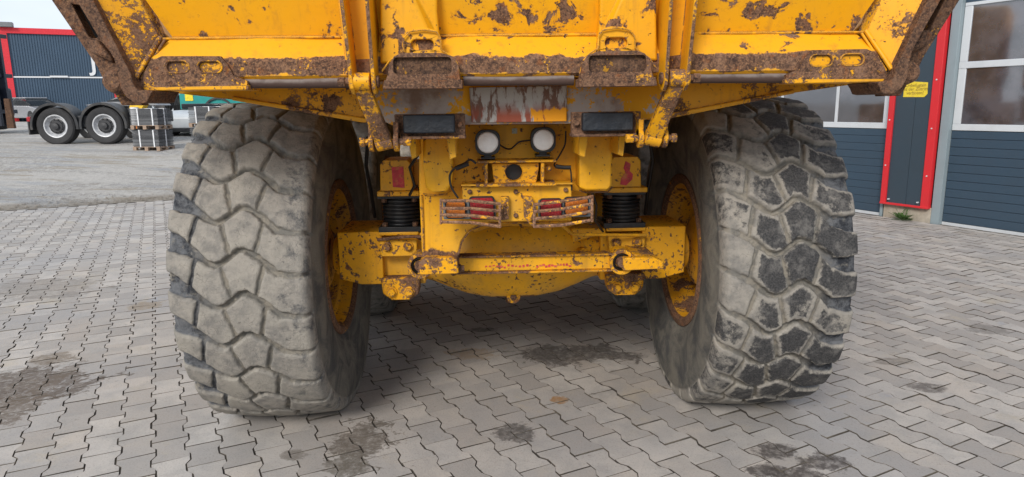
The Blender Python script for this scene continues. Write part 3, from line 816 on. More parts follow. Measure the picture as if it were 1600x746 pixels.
# ---- torque rod
a = at(668, 413, -.42); b_ = at(977, 412, -.42)
q = MB()
lx, rx = -.47, .525
zc = .818
q.box((-.28, -.455, zc-.034), (.47, -.40, zc+.034)); rod = q.build('torque_rod', P_FRAME, T, bevel=.004, seg=3)
for za, zb_ in ((.0345, .043), (-.043, -.0345)): q = MB(); q.box((-.30, -.474, zc+za), (.455, -.40, zc+zb_)); q.build('rod_flange', P_EDGE, rod, bevel=.002)
for ex in (-.44, .50):
    k = MB(); k.lathe([(-.475, .060), (-.475, .043), (-.37, .043), (-.37, .060), (-.475, .060)], (ex, 0, zc), 'Y', 36, smooth=False); k.build('rod_eye', P_LINK, rod, bevel=.003)
    k = MB(); k.lathe([(-.460, .0455), (-.468, .036), (-.46, .030)], (ex, 0, zc), 'Y', 32); k.build('bushing', BLACK, rod)
    k = MB(); k.lathe([(-.49, .0001), (-.49, .022), (-.47, .027), (-.38, .028)], (ex, 0, zc), 'Y', 28); k.build('rod_pin', RUST, rod)
q = MB(); q.prism([Vector((.50, -.50, .845)), Vector((.64, -.50, .845)), Vector((.69, -.50, .825)), Vector((.69, -.50, .79)), Vector((.50, -.50, .785))], (0, .05, 0))
q.prism([Vector((.56, -.45, .85)), Vector((.67, -.45, .835)), Vector((.67, -.45, .785)), Vector((.56, -.45, .785))], (0, .25, 0))
q.build('rod_bracket', P_LINK, T, bevel=.004)
q = MB(); c = at(722, 420, -.60); q.disc(c, .016, 'X', .02, 6); q.disc(c+Vector((-.01, 0, 0)), .02, 'X', .01, 20); q.build('bolt', RUSTD, T)
# red crayon smear on rod
q = MB()
for (x0, x1) in ((758, 828), (838, 893)):
    for i in range(12):
        xx = x0+(x1-x0)*i/12; p = at(xx, 417-(xx-758)*.012+random.uniform(-1.5, 1.5), -.458); w_ = random.uniform(.008, .014)
        q.box((p.x, -.4575, p.z-random.uniform(.002, .006)), (p.x+w_, -.4555, p.z+random.uniform(.002, .007)))
q.build('crayon_mark', STICK, rod)
# brake hoses and cables
def cable(name, pts, r=.0035, mat=None):
    q = MB(); P = []
    pts = [at(x, y, Y_) for x, y, Y_ in pts]
    for i in range(len(pts)-1):
        p0, p1, p2, p3 = pts[max(i-1, 0)], pts[i], pts[i+1], pts[min(i+2, len(pts)-1)]
        for k in range(6):
            t = k/6; P.append(.5*((2*p1)+(p2-p0)*t+(2*p0-5*p1+4*p2-p3)*t*t+(3*p1-p0-3*p2+p3)*t**3))
    P.append(pts[-1]); q.tube(P, r, 8); return q.build(name, mat or BLACK, T)
cable('lamp_cable', [(776, 222, -.68), (786, 230, -.66), (798, 233, -.64), (812, 222, -.63), (835, 219, -.66)])
cable('lamp_cable', [(744, 256, -.72), (735, 250, -.72), (725, 256, -.72), (712, 262, -.73), (703, 274, -.72), (705, 292, -.72), (716, 310, -.72)], .0045)
cable('connector', [(712, 264, -.735), (722, 260, -.735), (732, 256, -.735)], .0095)
cable('lamp_cable', [(884, 205, -.66), (883, 225, -.65), (876, 240, -.66), (866, 258, -.68), (876, 262, -.69), (890, 262, -.70), (893, 285, -.70), (893, 298, -.70)])
cable('connector', [(868, 260, -.71), (880, 262, -.71), (892, 262, -.71)], .009)
cable('brake_hose', [(868, 345, -.5), (885, 358, -.42), (897, 366, -.36), (930, 367, -.34), (1010, 368, -.26)], .008, P_FRAME)
cable('brake_hose', [(590, 375, -.24), (640, 370, -.28), (668, 372, -.3)], .008, RUST)
# prop shaft, mudflap and tank that close the view forward
q = MB(); q.tube([(0, .2, .85), (0, 1.6, .85)], .06, 16); q.tube([(0, 1.8, .85), (0, 4.2, .95)], .07, 16); q.build('prop_shaft', RUSTD, T)
for x_ in (-.75, .42): q = MB(); q.box((x_, 3.0, .75), (x_+.33, 3.9, 1.4)); q.build('tank', P_FRAME, T, bevel=.03, seg=3)
# front unit: articulated tractor with cab far ahead of the body
q = MB(); q.box((-.55, 4.35, .7), (.55, 6.9, 1.5)); q.build('front_frame', P_FRAME, T, bevel=.02)
q = MB(); q.box((-.85, 4.6, 1.5), (.85, 6.0, 3.15)); q.build('cab', P_FRAME, T, bevel=.08, seg=3)
put_wheel(-1, 5.6, lowt, TM_D); put_wheel(1, 5.6, lowt2, TM_D)

# ------------------------------------------------------------------ GROUND
def stain_mask(t, x, y, cx, cy, rx, ry, amp=.5, sc=7, soft=.08):
    dx = t.math('DIVIDE', t.math('SUBTRACT', x, cx), rx); dy = t.math('DIVIDE', t.math('SUBTRACT', y, cy), ry)
    d = t.math('SQRT', t.math('ADD', t.math('MULTIPLY', dx, dx), t.math('MULTIPLY', dy, dy)))
    n = t.math('ADD', t.math('MULTIPLY', t.noise(sc, 7, .7, .6), .7), t.math('MULTIPLY', t.noise(sc*5, 5, .7), .3))
    mk = t.step(t.math('ADD', d, t.math('MULTIPLY', t.math('SUBTRACT', n, .5), amp*6.5)), 1-soft*2, 1+soft*2, 1, 0)
    return t.math('MULTIPLY', mk, t.step(t.noise(28, 6, .75), .30, .58, .35, 1))
def gp(px_, py_):
    d = ray(px_, py_); return CAM+d*(-CAM.z/d.z)
def paver_mat():
    t = NT('concrete_pavers')
    ge = t.n.new('ShaderNodeNewGeometry'); ri = ge.outputs['Random Per Island']; pos = ge.outputs['Position']
    t._c = None
    class _: pass
    N = lambda *a, **k: t.noise(*a, vec=pos, **k)
    big = N(.9, 5, .6); mid = N(6, 6, .65); fine = N(120, 5, .8)
    c = t.mix(t.step(ri, 0, 1), (.325, .298, .275), (.465, .430, .395))
    wn = t.n.new('ShaderNodeTexWhiteNoise'); wn.noise_dimensions = '1D'; t.L(ri, wn.inputs['W'])
    c = t.mix(t.step(wn.outputs['Value'], .55, 1.0, 0, .35), c, (.44, .375, .315))
    c = t.mix(t.step(mid, .40, .68, 0, .55), c, (.28, .27, .26))
    c = t.mix(t.step(big, .45, .65, 0, .45), c, (.31, .305, .31))
    c = t.mix(t.step(N(2.2, 6, .7), .56, .70, 0, .5), c, (.43, .37, .28))
    c = t.mix(t.step(N(14, 6, .7), .62, .72, 0, .5), c, (.12, .105, .09))
    c = t.mix(t.step(fine, .50, .70, 0, .6), c, (.17, .155, .14))
    c = t.mix(t.step(fine, .28, .42, .35, 0), c, (.5, .48, .45))
    c = t.mix(t.step(N(1.6, 6, .65, .5), .64, .70, 0, .35), c, (.28, .31, .37))
    x, y, z = t.sep(pos)
    t.coord_save = t.coord
    t.coord = lambda kind='Object': pos
    # oil and mud spots that lie on the stones
    st = [((805, 676), .10, .10, (.055, .048, .044), .8, .5), ((1215, 705), .09, .07, (.062, .052, .048), .9, .45), ((1285, 722), .11, .08, (.062, .052, .048), .9, .5), ((1195, 735), .09, .05, (.062, .052, .048), .9, .5), ((1240, 740), .12, .05, (.062, .052, .048), .9, .5),
          ((1448, 605), .10, .07, (.10, .088, .08), .85, .35), ((875, 625), .05, .05, (.30, .15, .04), .85, .5), ((30, 600), .40, .22, (.085, .060, .042), .85, .9), ((10, 640), .16, .20, (.11, .08, .055), .8, .8), ((75, 600), .05, .30, (.13, .10, .075), .7, .8), ((85, 560), .14, .10, (.16, .125, .09), .8, .5),
          ((755, 515), .10, .05, (.06, .055, .05), .7, .5), ((905, 552), .35, .16, (.055, .046, .040), .8, .8), ((565, 690), .13, .20, (.10, .082, .064), .85, .9), ((460, 710), .06, .05, (.14, .12, .10), .7, .5), ((740, 552), .14, .10, (.30, .17, .05), .4, .9),
          ((545, 725), .10, .10, (.13, .115, .095), .8, .8), ((60, 452), .5, .35, (.12, .10, .08), .45, .7), ((225, 478), .12, .12, (.22, .16, .09), .6, .6), ((1395, 565), .1, .05, (.13, .11, .09), .6, .5), ((1540, 515), .12, .1, (.12, .11, .1), .6, .5)]
    for (pxy, rx, ry, cc, f, amp) in st:
        g = gp(*pxy); mk = stain_mask(t, x, y, g.x, g.y, rx, ry, amp, 9 if rx < .2 else 4)
        c = t.mix(t.math('MULTIPLY', mk, f), c, cc)
    wet = t.step(N(3.2, 6, .6), .70, .74)
    c = t.mix(t.math('MULTIPLY', wet, .7), c, (.10, .09, .08))
    nb = t.bump(t.math('ADD', t.math('MULTIPLY', fine, .6), t.math('MULTIPLY', N(30, 5, .7), .6)), .004, .55)
    return t.out(c, .78, 0, nb, .35)
PAV = paver_mat()
def joint_mat():
    t = NT('joint_sand'); c = t.mix(t.step(t.noise(9, 5, .65), .4, .65), (.060, .052, .045), (.13, .112, .09))
    c = t.mix(t.step(t.noise(1.7, 5, .65), .52, .66, 0, .6), c, (.20, .175, .14))
    return t.out(c, .95, 0, t.bump(t.noise(250, 3), .004, .8), .2)
JOINT = joint_mat()
def pavers():
    PA, PB = .2105, .1405      # pitch along a column, across columns
    e = .0105; j = .0021; ch = .0018
    # outline (b across, a along): wide ends, narrow waist with slanted shoulders
    def outline(sh):
        hb = PB/2; ha = PA/2
        w, n = hb+e-j-sh, hb-e-j-sh; L = ha-j*.9-sh
        a1, a2 = ha*.62, ha*.30
        return [(w, L), (-w, L), (-w, a1), (-n, a2), (-n, -a2), (-w, -a1), (-w, -L), (w, -L), (w, -a1), (n, -a2), (n, a2), (w, a1)]
    # wide ends meet narrow waists of the neighbours (shifted half a stone)
    o1 = np.array(outline(0)); o2 = np.array(outline(ch)); K = 12
    vs = []; fs = []
    a0, a1, b0, b1 = -3.9, 10.15, -7.8, 7.07
    nb = int((b1-b0)/PB)+1
    for ib in range(nb):
        b = b1-PB/2-ib*PB
        # left columns near the camera's left are the only ones that need all rows
        sh = (ib % 2)*PA/2 + random.uniform(-.004, .004)
        na = int((a1-a0)/PA)+1
        for ia in range(na):
            a = a1-ia*PA-sh-PA/2
            p = site(b, a)
            if p.y < -3.4: continue
            dz = random.gauss(0, .0011); tb, ta = random.gauss(0, .010), random.gauss(0, .008); rz = random.gauss(0, .006)
            ja, jb = random.uniform(-.0012, .0012), random.uniform(-.0012, .0012)
            o = len(vs)
            for ring, zz in ((o1, -.013), (o1, -ch), (o2, 0)):
                for (rb, ra) in ring:
                    q_b = b+rb+jb-ra*rz; q_a = a+ra+ja+rb*rz
                    vs.append((BX.x*q_b+AX.x*q_a, BX.y*q_b+AX.y*q_a, zz+dz+rb*tb+ra*ta-.001))
            for r in (0, 1):
                for k in range(K):
                    k2 = (k+1) % K; fs.append((o+r*K+k, o+r*K+k2, o+(r+1)*K+k2, o+(r+1)*K+k))
            fs.append(tuple(o+2*K+k for k in range(K)))
    me = bpy.data.meshes.new('pavement'); me.from_pydata(vs, [], fs); me.materials.append(PAV); me.materials.append(JOINT)
    mi_ = np.ones(len(fs), dtype=np.int32); mi_[2*K::2*K+1] = 0; me.polygons.foreach_set('material_index', mi_)
    ob = bpy.data.objects.new('pavement', me); COL.objects.link(ob); ob['kind'] = 'structure'
pavers()
def sheet(name, fn, mat, bs, as_):
    vs = []; fs = []; n = len(bs)
    for a in as_:
        for b in bs:
            p = site(b, a); vs.append((p.x, p.y, fn(b, a)))
    for i in range(len(as_)-1):
        for k in range(n-1): fs.append((i*n+k, i*n+k+1, (i+1)*n+k+1, (i+1)*n+k))
    me = bpy.data.meshes.new(name); me.from_pydata(vs, [], fs); me.materials.append(mat)
    for p in me.polygons: p.use_smooth = True
    ob = bpy.data.objects.new(name, me); COL.objects.link(ob); ob['kind'] = 'structure'; return ob
sheet('paving_bed', lambda b, a: -.0075, JOINT, [-9, 0, 7.3], [-4.2, 3, 10.22])
def gravel_mat():
    t = NT('gravel_yard')
    mp = t.n.new('ShaderNodeMapping'); mp.inputs['Rotation'].default_value = (0, 0, -TH); mp.inputs['Scale'].default_value = (.35, 1.6, 1); t.L(t.coord(), mp.inputs[0])
    c = t.mix(t.step(t.math('ADD', t.math('MULTIPLY', t.noise(55, 5, .8), .6), t.math('MULTIPLY', t.noise(9, 6, .8), .4)), .40, .60), (.22, .205, .19), (.56, .535, .50))
    c = t.mix(t.step(t.noise(.8, 6, .65, vec=mp.outputs[0]), .46, .58, 0, .6), c, (.52, .495, .46))
    c = t.mix(t.step(t.noise(1.1, 7, .7, vec=mp.outputs[0]), .40, .48, .5, 0), c, (.30, .32, .35))
    c = t.mix(t.step(t.noise(1.5, 7, .75, vec=mp.outputs[0]), .52, .60, 0, .65), c, (.30, .255, .19))
    c = t.mix(t.step(t.vor(85, 'F1', 'Distance'), .0, .5, .35, 0), c, (.56, .55, .54))
    c = t.mix(t.step(t.noise(26, 6, .85), .56, .66, 0, .6), c, (.13, .12, .11))
    X, Y_, Z_ = t.sep(t.coord()); al = t.math('ADD', t.math('MULTIPLY', X, -math.sin(TH)), t.math('MULTIPLY', Y_, math.cos(TH)))
    al = t.math('ADD', al, t.math('MULTIPLY', t.math('SUBTRACT', t.noise(1.4, 6, .7), .5), 1.1))
    c = t.mix(t.step(al, 10.35, 10.9, .65, 0), c, (.20, .165, .12))
    return t.out(c, .92, 0, t.bump(t.noise(70, 5, .8), .03, .9), .25)
GRV = gravel_mat()
as_ = [10.22, 10.6, 11.2, 12, 12.5, 13, 14, 15, 15.8, 17, 18, 21, 24, 30, 40, 60, 110, 400]
bs = [-400, -120, -60, -40] + list(np.linspace(-30, 8, 96)) + [20, 80, 400]
sheet('gravel_ground', lambda b, a: ground_z(a)+(.018*math.sin(b*1.9+a)+.015*math.sin(a*2.7-b*.8) if a > 10.3 and a < 50 else -.012), GRV, bs, as_)
# plain yard surface around the paved patch, out of the picture
sheet('yard_ground', lambda b, a: -.03, GRV, [-400, -60, -9, 7.3, 60, 400], [-400, -30, -4.2, 10.3])
# scattered gravel along the joint line
tmp = MB()
for i in range(1600):
    b = random.uniform(-8, 1); a = 10.22+abs(random.gauss(0, .55)); r = random.uniform(.008, .028)
    p = site(b, a, ground_z(a)+.0); 
    vs = [p+Vector((r*random.uniform(.6, 1.2)*sx, r*random.uniform(.6, 1.2)*sy, z_*r)) for sx, sy, z_ in ((1, 0, .1), (0, 1, .2), (-1, 0, .1), (0, -1, .1), (0, 0, .8))]
    tmp.add(vs, [(0, 1, 4), (1, 2, 4), (2, 3, 4), (3, 0, 4)])
g_ = tmp.build('loose_gravel', GRV); g_['kind'] = 'stuff'

# ------------------------------------------------------------------ WORKSHOP (right)
B0 = 7.10
DKB = None
def panelmat(name, col, rough=.45):
    t = NT(name); c = t.mix(t.step(t.noise(3, 5, .6), .4, .7, 0, .5), col, tuple(v*.8+.01 for v in col))
    c = t.mix(t.step(t.noise(40, 5, .7), .6, .75, 0, .25), c, (.16, .16, .16))
    return t.out(c, rough, 0, t.bump(t.noise(2.2, 2), .02, .3), .5)
PANEL = panelmat('slate_panel', (.036, .057, .078)); REDT = panelmat('red_trim', (.62, .024, .032), .45)
ALU = panelmat('white_aluminium', (.58, .61, .64), .4); STEEL = panelmat('galvanised_post', (.25, .31, .34), .45)
DOORM = panelmat('slate_door', (.037, .066, .100), .42); CONC = simple('concrete', (.46, .41, .34), .85, var=.3, scale=12, bump=.5, dirt=(.30, .25, .19))
def glassmat():
    t = NT('window_glass'); t.b.inputs['IOR'].default_value = 1.85
    c = t.mix(t.step(t.noise(2.2, 4), .4, .65), (.040, .038, .046), (.10, .092, .105))
    return t.out(c, .06, 0, t.bump(t.noise(1.3, 2), .02, .12), 1.0)
GLASS = glassmat()
W = thing('workshop_building', site(B0, 2), 'slate blue workshop wall with sectional doors, wide windows and red trimmed pillar', 'building')
def sb(mb, b0, a0, z0, b1, a1, z1, mi=0):
    M = Matrix.Rotation(TH, 4, 'Z'); mb.box((b0, a0, z0), (b1, a1, z1), M, mi); return mb
q = MB(); sb(q, B0+.30, -9, -.02, B0+.5, 17.5, 4.6); q.build('wall', PANEL, W)
q = MB(); sb(q, B0+.28, -9, 4.6, B0+12, 17.5, 4.75); sb(q, B0-.05, -9, 4.45, B0+.3, 17.5, 4.78, 0); q.build('roof', REDT, W)
q = MB(); sb(q, B0+10, -9, 0, B0+10.2, 17.5, 4.6); sb(q, B0+.5, 17.3, 0, B0+10, 17.5, 4.6); q.build('wall', PANEL, W)
q = MB(); sb(q, B0+.12, -9, 3.3, B0+.30, 17.5, 4.45); q.build('wall', PANEL, W)
def pillar(ac):
    # ac = a of pillar centre
    a0, a1 = ac-.335, ac+.335
    q = MB(); sb(q, B0, a0+.01, -.02, B0+.30, a1-.01, .19); q.build('plinth', CONC, W, bevel=.006)
    q = MB(); sb(q, B0-.03, a0+.131, .20, B0+.30, ac+.004, 4.45); sb(q, B0-.03, ac+.008, .20, B0+.30, a1-.06, 4.45); q.build('cladding', PANEL, W, bevel=.003)
    q = MB(); sb(q, B0-.055, a0+.03, .185, B0+.02, a0+.13, 4.45); o = q.build('trim', REDT, W, bevel=.005)
    q = MB(); sb(q, B0-.055, a1-.06, .185, B0+.10, a1+.015, 4.45); q.build('trim', REDT, W, bevel=.005)
    q = MB(); sb(q, B0-.062, a0+.028, .178, B0+.02, a1+.015, .205); q.build('trim', REDT, W, bevel=.003)
    for z_ in (.25, .9, 1.4, 1.9, 2.4, 2.9):
        for aa in (a0+.145, a1-.075): pass
    k = MB()
    M = Matrix.Rotation(TH, 4, 'Z')
    k = None
    for aa, zz in ((a0+.17, .25), (a1-.1, .25), (a0+.08, .6), (a0+.08, 1.2), (a0+.08, 1.8), (a1-.02, .7), (a1-.02, 1.3)):
        k = MB(); k.box((B0-.060, aa-.008, zz-.008), (B0-.028, aa+.008, zz+.008), M); k.build('screw', ALU, W)
    q = MB(); sb(q, B0-.004, a0-.10, -.01, B0+.28, a0+.008, 4.45); q.build('door_post', STEEL, W, bevel=.004)
    q = MB(); sb(q, B0+.02, a1+.016, -.01, B0+.28, a1+.06, 4.45); q.build('door_post', STEEL, W, bevel=.004)
def door(a0, a1, mull):
    Bd = B0+.06
    q = MB()
    n = 10
    for i in range(n+1):
        z0 = .035+i*.1045
        if z0 > 1.17: break
        zt_ = min(z0+.1005, 1.172)
        sb(q, Bd, a0, z0, Bd+.05, a1, zt_)
    sb(q, Bd+.012, a0, .03, Bd+.04, a1, 1.172)
    sb(q, Bd, a0, 2.69, Bd+.05, a1, 3.35)
    o = q.build('door', DOORM, W, bevel=.004)
    q = MB(); sb(q, Bd-.004, a0, -.01, Bd+.05, a1, .03); q.build('bottom_seal', ALU, o)
    for z0, z1 in ((1.257, 1.925), (2.0, 2.65)):
        f = MB(); sb(f, Bd-.006, a0, z0-.078, Bd+.045, a1, z0)
        if z0 > 1.9: sb(f, Bd-.006, a0, z1, Bd+.045, a1, z1+.04)
        for mm in [a0+.045, a1-.045]+mull: sb(f, Bd-.003, mm-.045 if mm in (a0+.045, a1-.045) else mm-.022, z0, Bd+.042, mm+.045 if mm in (a0+.045, a1-.045) else mm+.022, z1)
        fo = f.build('window_frame', ALU, o, bevel=.004)
        g = MB(); sb(g, Bd+.012, a0+.05, z0, Bd+.025, a1-.05, z1); g.build('window_glass', GLASS, fo)
for ac in (-2.4, 2.385, 7.17, 11.95, 16.7): pillar(ac)
door(-2.0, 1.945, [-1.1, -.1, .9]); door(2.785, 6.77, [3.61, 4.6, 5.6]); door(7.57, 11.55, [8.5, 9.5, 10.5]); door(12.35, 16.3, [13.3, 14.3, 15.3])

# notice on the pillar
SIGNM = simple('yellow_sign', (.80, .60, .04), .5, var=.15, scale=25, dirt=(.70, .50, .06)); INK = simple('faded_ink', (.36, .25, .04), .7)
def facepoint(px_, py_, b):
    d = ray(px_, py_); return CAM+d*((b-CAM.dot(BX))/d.dot(BX))
bs_ = B0-.034
c = [facepoint(px_, py_, bs_) for px_, py_ in ((1414, 127), (1450, 129), (1449, 147), (1444, 152), (1411, 152))]
ctr = facepoint(1430.5, 139.5, bs_)
q = MB(); q.prism(c, BX*.003); sg = q.build('notice_sign', SIGNM, None, origin=ctr); tag(sg, 'small yellow notice with three lines of text fixed to the pillar panel', 'sign')
def text(name, body, size, pos, parent, origin, mat, rot):
    cu = bpy.data.curves.new(name, 'FONT'); cu.body = body; cu.size = size; cu.align_x = 'CENTER'; cu.align_y = 'CENTER'; cu.extrude = .0006; cu.space_line = .82
    cu.materials.append(mat); o = bpy.data.objects.new(name, cu); COL.objects.link(o); me = bpy.data.meshes.new_from_object(o); COL.objects.unlink(o); bpy.data.objects.remove(o); o = bpy.data.objects.new(name, me); COL.objects.link(o)
    if not me.materials: me.materials.append(mat)
    o.parent = parent; o.location = Vector(pos)-Vector(origin); o.rotation_euler = rot; return o
text('lettering', 'Unbefugten\nist der Zutritt\nverboten!', .058, ctr-BX*.0022, sg, ctr, INK, Euler((PI/2, 0, TH-PI/2)))
# weed at the plinth
LEAF = simple('weed_leaf', (.06, .14, .025), .6, var=.4, scale=30)
base = facepoint(1409, 347, B0-.10); base.z = 0
q = MB()
for i in range(16):
    an = random.uniform(0, 2*PI); L_ = random.uniform(.12, .24); up = random.uniform(.25, 1.0)
    if i < 3: L_ = .22; up = 2.2; 
    d_ = Vector((math.cos(an), math.sin(an), up)).normalized(); sd = Vector((-math.sin(an), math.cos(an), 0))
    for k in range(6):
        t0 = .25+.13*k; c0 = base+d_*L_*t0+Vector((0, 0, -.04*t0*t0)); ll = .055*(1.1-t0*.6)
        for sg_ in (-1, 1):
            tip = c0+sd*sg_*ll+d_*ll*.6; q.add([c0, c0+d_*.012+sd*sg_*ll*.4, tip, c0+sd*sg_*ll*.5-d_*.006], [(0, 1, 2, 3)])
    q.tube([base, base+d_*L_+Vector((0, 0, -.03))], .0015, 4)
wd = q.build('weed', LEAF, None, origin=base); tag(wd, 'small green weed sprouting at the foot of the pillar', 'plant')

# ------------------------------------------------------------------ BACKGROUND (left)
DARKM = simple('chassis_black', (.022, .024, .028), .5, var=.4, scale=8, dirt=(.07, .065, .06)); TYRB = simple('truck_tyre', (.028, .028, .03), .75, var=.3, scale=10)
RIMG = simple('truck_rim', (.62, .63, .65), .4, .1, var=.3, scale=15); GREYV = simple('light_grey_body', (.45, .48, .50), .4, var=.1, scale=3)
WHITEP = simple('white_paint', (.72, .73, .74), .4, var=.1)
# semi tractor: two rear axles seen from the side
def wheel_side(q, c, r, w=.3, ax=None):
    pass
def basis(px0, px1, py, z0, z1):
    a = atd(px0, py, z0); b_ = atd(px1, py, z1); d = (b_-a); d.z = 0; return a, d.normalized()
pa = atd(90, 226, 17.8); pb = atd(166, 226, 17.9); du = (pb-pa); du.z = 0; du.normalize(); dv = Vector((-du.y, du.x, 0)); gz = min(pa.z, pb.z)
Mt = Matrix((( du.x, dv.x, 0, pa.x), (du.y, dv.y, 0, pa.y), (0, 0, 1, gz), (0, 0, 0, 1)))   # local: x along truck (right), y away, z up
TR = thing('tractor_truck', (pa.x, pa.y, gz), 'black truck chassis with two wheels under curved mudguards parked on the gravel', 'truck')
wb = (pb-pa).length
def tf(mb):
    mb.v = [tuple(Mt @ Vector(v)) for v in mb.v]; return mb
def truck_wheel(x, y0=0.0, r=.485):
    q = MB(); q.lathe([(0.02, r*.62), (0.0, r*.70), (0.0, r*.90), (.03, r*.98), (.07, r), (.27, r), (.31, r*.97), (.33, r*.7)], (x, y0, r), 'Y', 40)
    rm = MB(); rm.lathe([(.02, r*.62), (.010, r*.60), (.015, r*.56), (.05, r*.53), (.12, r*.46), (.10, r*.40)], (x, y0, r), 'Y', 36)
    dm = MB(); dm.lathe([(.10, r*.41), (.09, r*.34), (.05, r*.30), (.05, r*.18), (-.01, r*.16), (-.02, .001)], (x, y0, r), 'Y', 36)
    for k in range(10): a_ = 2*PI*k/10; dm.disc((x+r*.36*math.cos(a_), y0+.09, r+r*.37*math.sin(a_)), .017, 'Y', .05, 6)
    o = tf(rm).build('wheel', RIMG, TR); tf(q).build('tyre', TYRB, o)
    tf(dm).build('hub', simple('hub_grey', (.035, .036, .04), .5, .0), o)
for x_ in (0, wb): truck_wheel(x_); truck_wheel(x_, 1.9)
for i, x_ in enumerate((0, wb)):
    q = MB(); ri, ro = .54, .60; n = 24; P = []
    for k in range(n+1): a_ = math.radians(-8+(196)*k/n); P.append((x_+ro*math.cos(a_), .485+ro*math.sin(a_)))
    for k in range(n, -1, -1): a_ = math.radians(-8+(196)*k/n); P.append((x_+ri*math.cos(a_), .485+ri*math.sin(a_)))
    q.prism([Vector((x, -.04, z)) for x, z in P], (0, .5, 0)); tf(q).build('mudguard', DARKM, TR)
q = MB(); q.box((-.75, .45, .55), (2.3, .62, .85)); q.box((-.75, 1.6, .55), (2.3, 1.77, .85)); q.box((-.78, .3, .62), (-.66, 1.9, .80)); q.box((.45, .05, .45), (.85, .5, .75)); q.box((1.9, .1, .35), (2.25, .55, .70))
tf(q).build('chassis', DARKM, TR, bevel=.02)
q = MB(); q.prism([Vector((.55, .5, 1.02)), Vector((1.0, .5, 1.10)), Vector((2.3, .5, 1.10)), Vector((2.4, .5, 1.0)), Vector((1.2, .5, .98))], (0, .95, 0)); q.box((.9, .6, .85), (1.9, 1.4, 1.0)); tf(q).build('fifth_wheel', simple('worn_coupling', (.30, .31, .33), .4, .4, var=.5, scale=10), TR)
q = MB(); q.box((-.70, .02, .60), (-.60, .30, .74)); tf(q).build('tail_lamp', REDL, TR, bevel=.02)
q = MB(); q.box((-.66, -.02, .28), (-.63, .42, .62)); tf(q).build('mud_flap', DARKM, TR)
q = MB(); q.tube([(1.98, .1, .40), (1.98, .1, .95)], .10, 20); tf(q).build('air_tank', WHITEP, TR)
q = MB(); q.box((1.95, -.03, .40), (2.15, .02, .48)); tf(q).build('reflector', ORGL, TR)
q = MB(); q.prism([Vector((x, .2, z)) for x, z in ((1.80, .92), (1.95, .88), (2.13, .90), (2.2, 1.03), (2.05, 1.08), (1.85, 1.05))], (0, .3, 0)); tf(q).build('yellow_box', simple('yellow_box', (.80, .50, .02), .5), TR, bevel=.01)

# pallets with stacks of black mats
PALW = simple('pallet_wood', (.36, .26, .19), .8, var=.4, scale=10)
def matm():
    t = NT('black_mats'); z = t.sep(t.coord())[2]
    c = t.mix(t.step(t.noise(60, 4), .4, .6), (.030, .032, .036), (.075, .078, .085)); ge = t.n.new('ShaderNodeNewGeometry'); c = t.mix(ge.outputs['Random Per Island'], c, (.17, .175, .185)); return t.out(c, .5, 0, None, .5)
MATM = matm(); STRAP = simple('white_strap', (.75, .76, .78), .5)
rot = None
def stack(pc, ang, level, gz0, lab_p, lab_m, full=True):
    hgt = .50; z0 = gz0+level*(hgt+.02)
    M = Matrix.Translation((pc.x, pc.y, z0)) @ Matrix.Rotation(ang, 4, 'Z')
    wx, wy = .74, .56
    p = MB()
    for i in range(5): y_ = -wy/2+i*(wy-.09)/4; p.box((-wx/2, y_, .085), (wx/2, y_+.09, .10), M)
    for x_ in (-wx/2, -.045, wx/2-.09): p.box((x_, -wy/2, .070), (x_+.09, wy/2, .085), M); p.box((x_, -wy/2, 0), (x_+.09, wy/2, .016), M)
    for x_ in (-wx/2, -.045, wx/2-.09):
        for y_ in (-wy/2, -.04, wy/2-.08): p.box((x_, y_, .016), (x_+.09, y_+.08, .070), M)
    po = p.build('pallet', PALW, None, origin=(pc.x, pc.y, z0)); tag(po, lab_p, 'pallet', 'pallets of black mats on the gravel')
    s_ = MB(); n = 17; zz = .101; th = (hgt-.101-.0)/n
    for i in range(n):
        ox, oy = random.uniform(-.012, .012), random.uniform(-.012, .012); bow = random.uniform(-.3, .3)
        s_.box((-wx/2+.01+ox, -wy/2+.01+oy, zz+i*th), (wx/2-.01+ox, wy/2-.01+oy, zz+i*th+th*.68), M @ Matrix.Rotation(math.radians(bow), 4, 'Y'))
    mo = s_.build('mat_stack', MATM, None, origin=(pc.x, pc.y, z0+.1)); tag(mo, lab_m, 'mat stack', 'stacks of black mats strapped on pallets')
    k = MB()
    for x_ in (-.16, .22): k.box((x_, -wy/2-.008, .09), (x_+.03, wy/2+.008, hgt+.004), M)
    k.box((-wx/2-.008, -.02, .09), (wx/2+.008, 0, hgt+.004), M)
    k.build('strap', STRAP, mo)
pc = atd(241, 233, 17.0); stack(pc, math.radians(-12), 0, pc.z-.03, 'lower wooden pallet beside the truck wheel, standing on the gravel', 'lower stack of black mats nearest the black truck'); gz1 = pc.z-.03
stack(pc, math.radians(-9), 1, gz1, 'upper wooden pallet of the pair nearest the black truck', 'upper stack of black mats nearest the black truck')
pc = atd(330, 229, 17.3); stack(pc, math.radians(-12), 0, pc.z-.03, 'lower wooden pallet half hidden behind the dusty left tyre', 'lower stack of black mats half hidden behind the left tyre')
stack(pc, math.radians(-14), 1, pc.z-.03, 'upper wooden pallet half hidden behind the dusty left tyre', 'upper stack of black mats half hidden behind the left tyre')

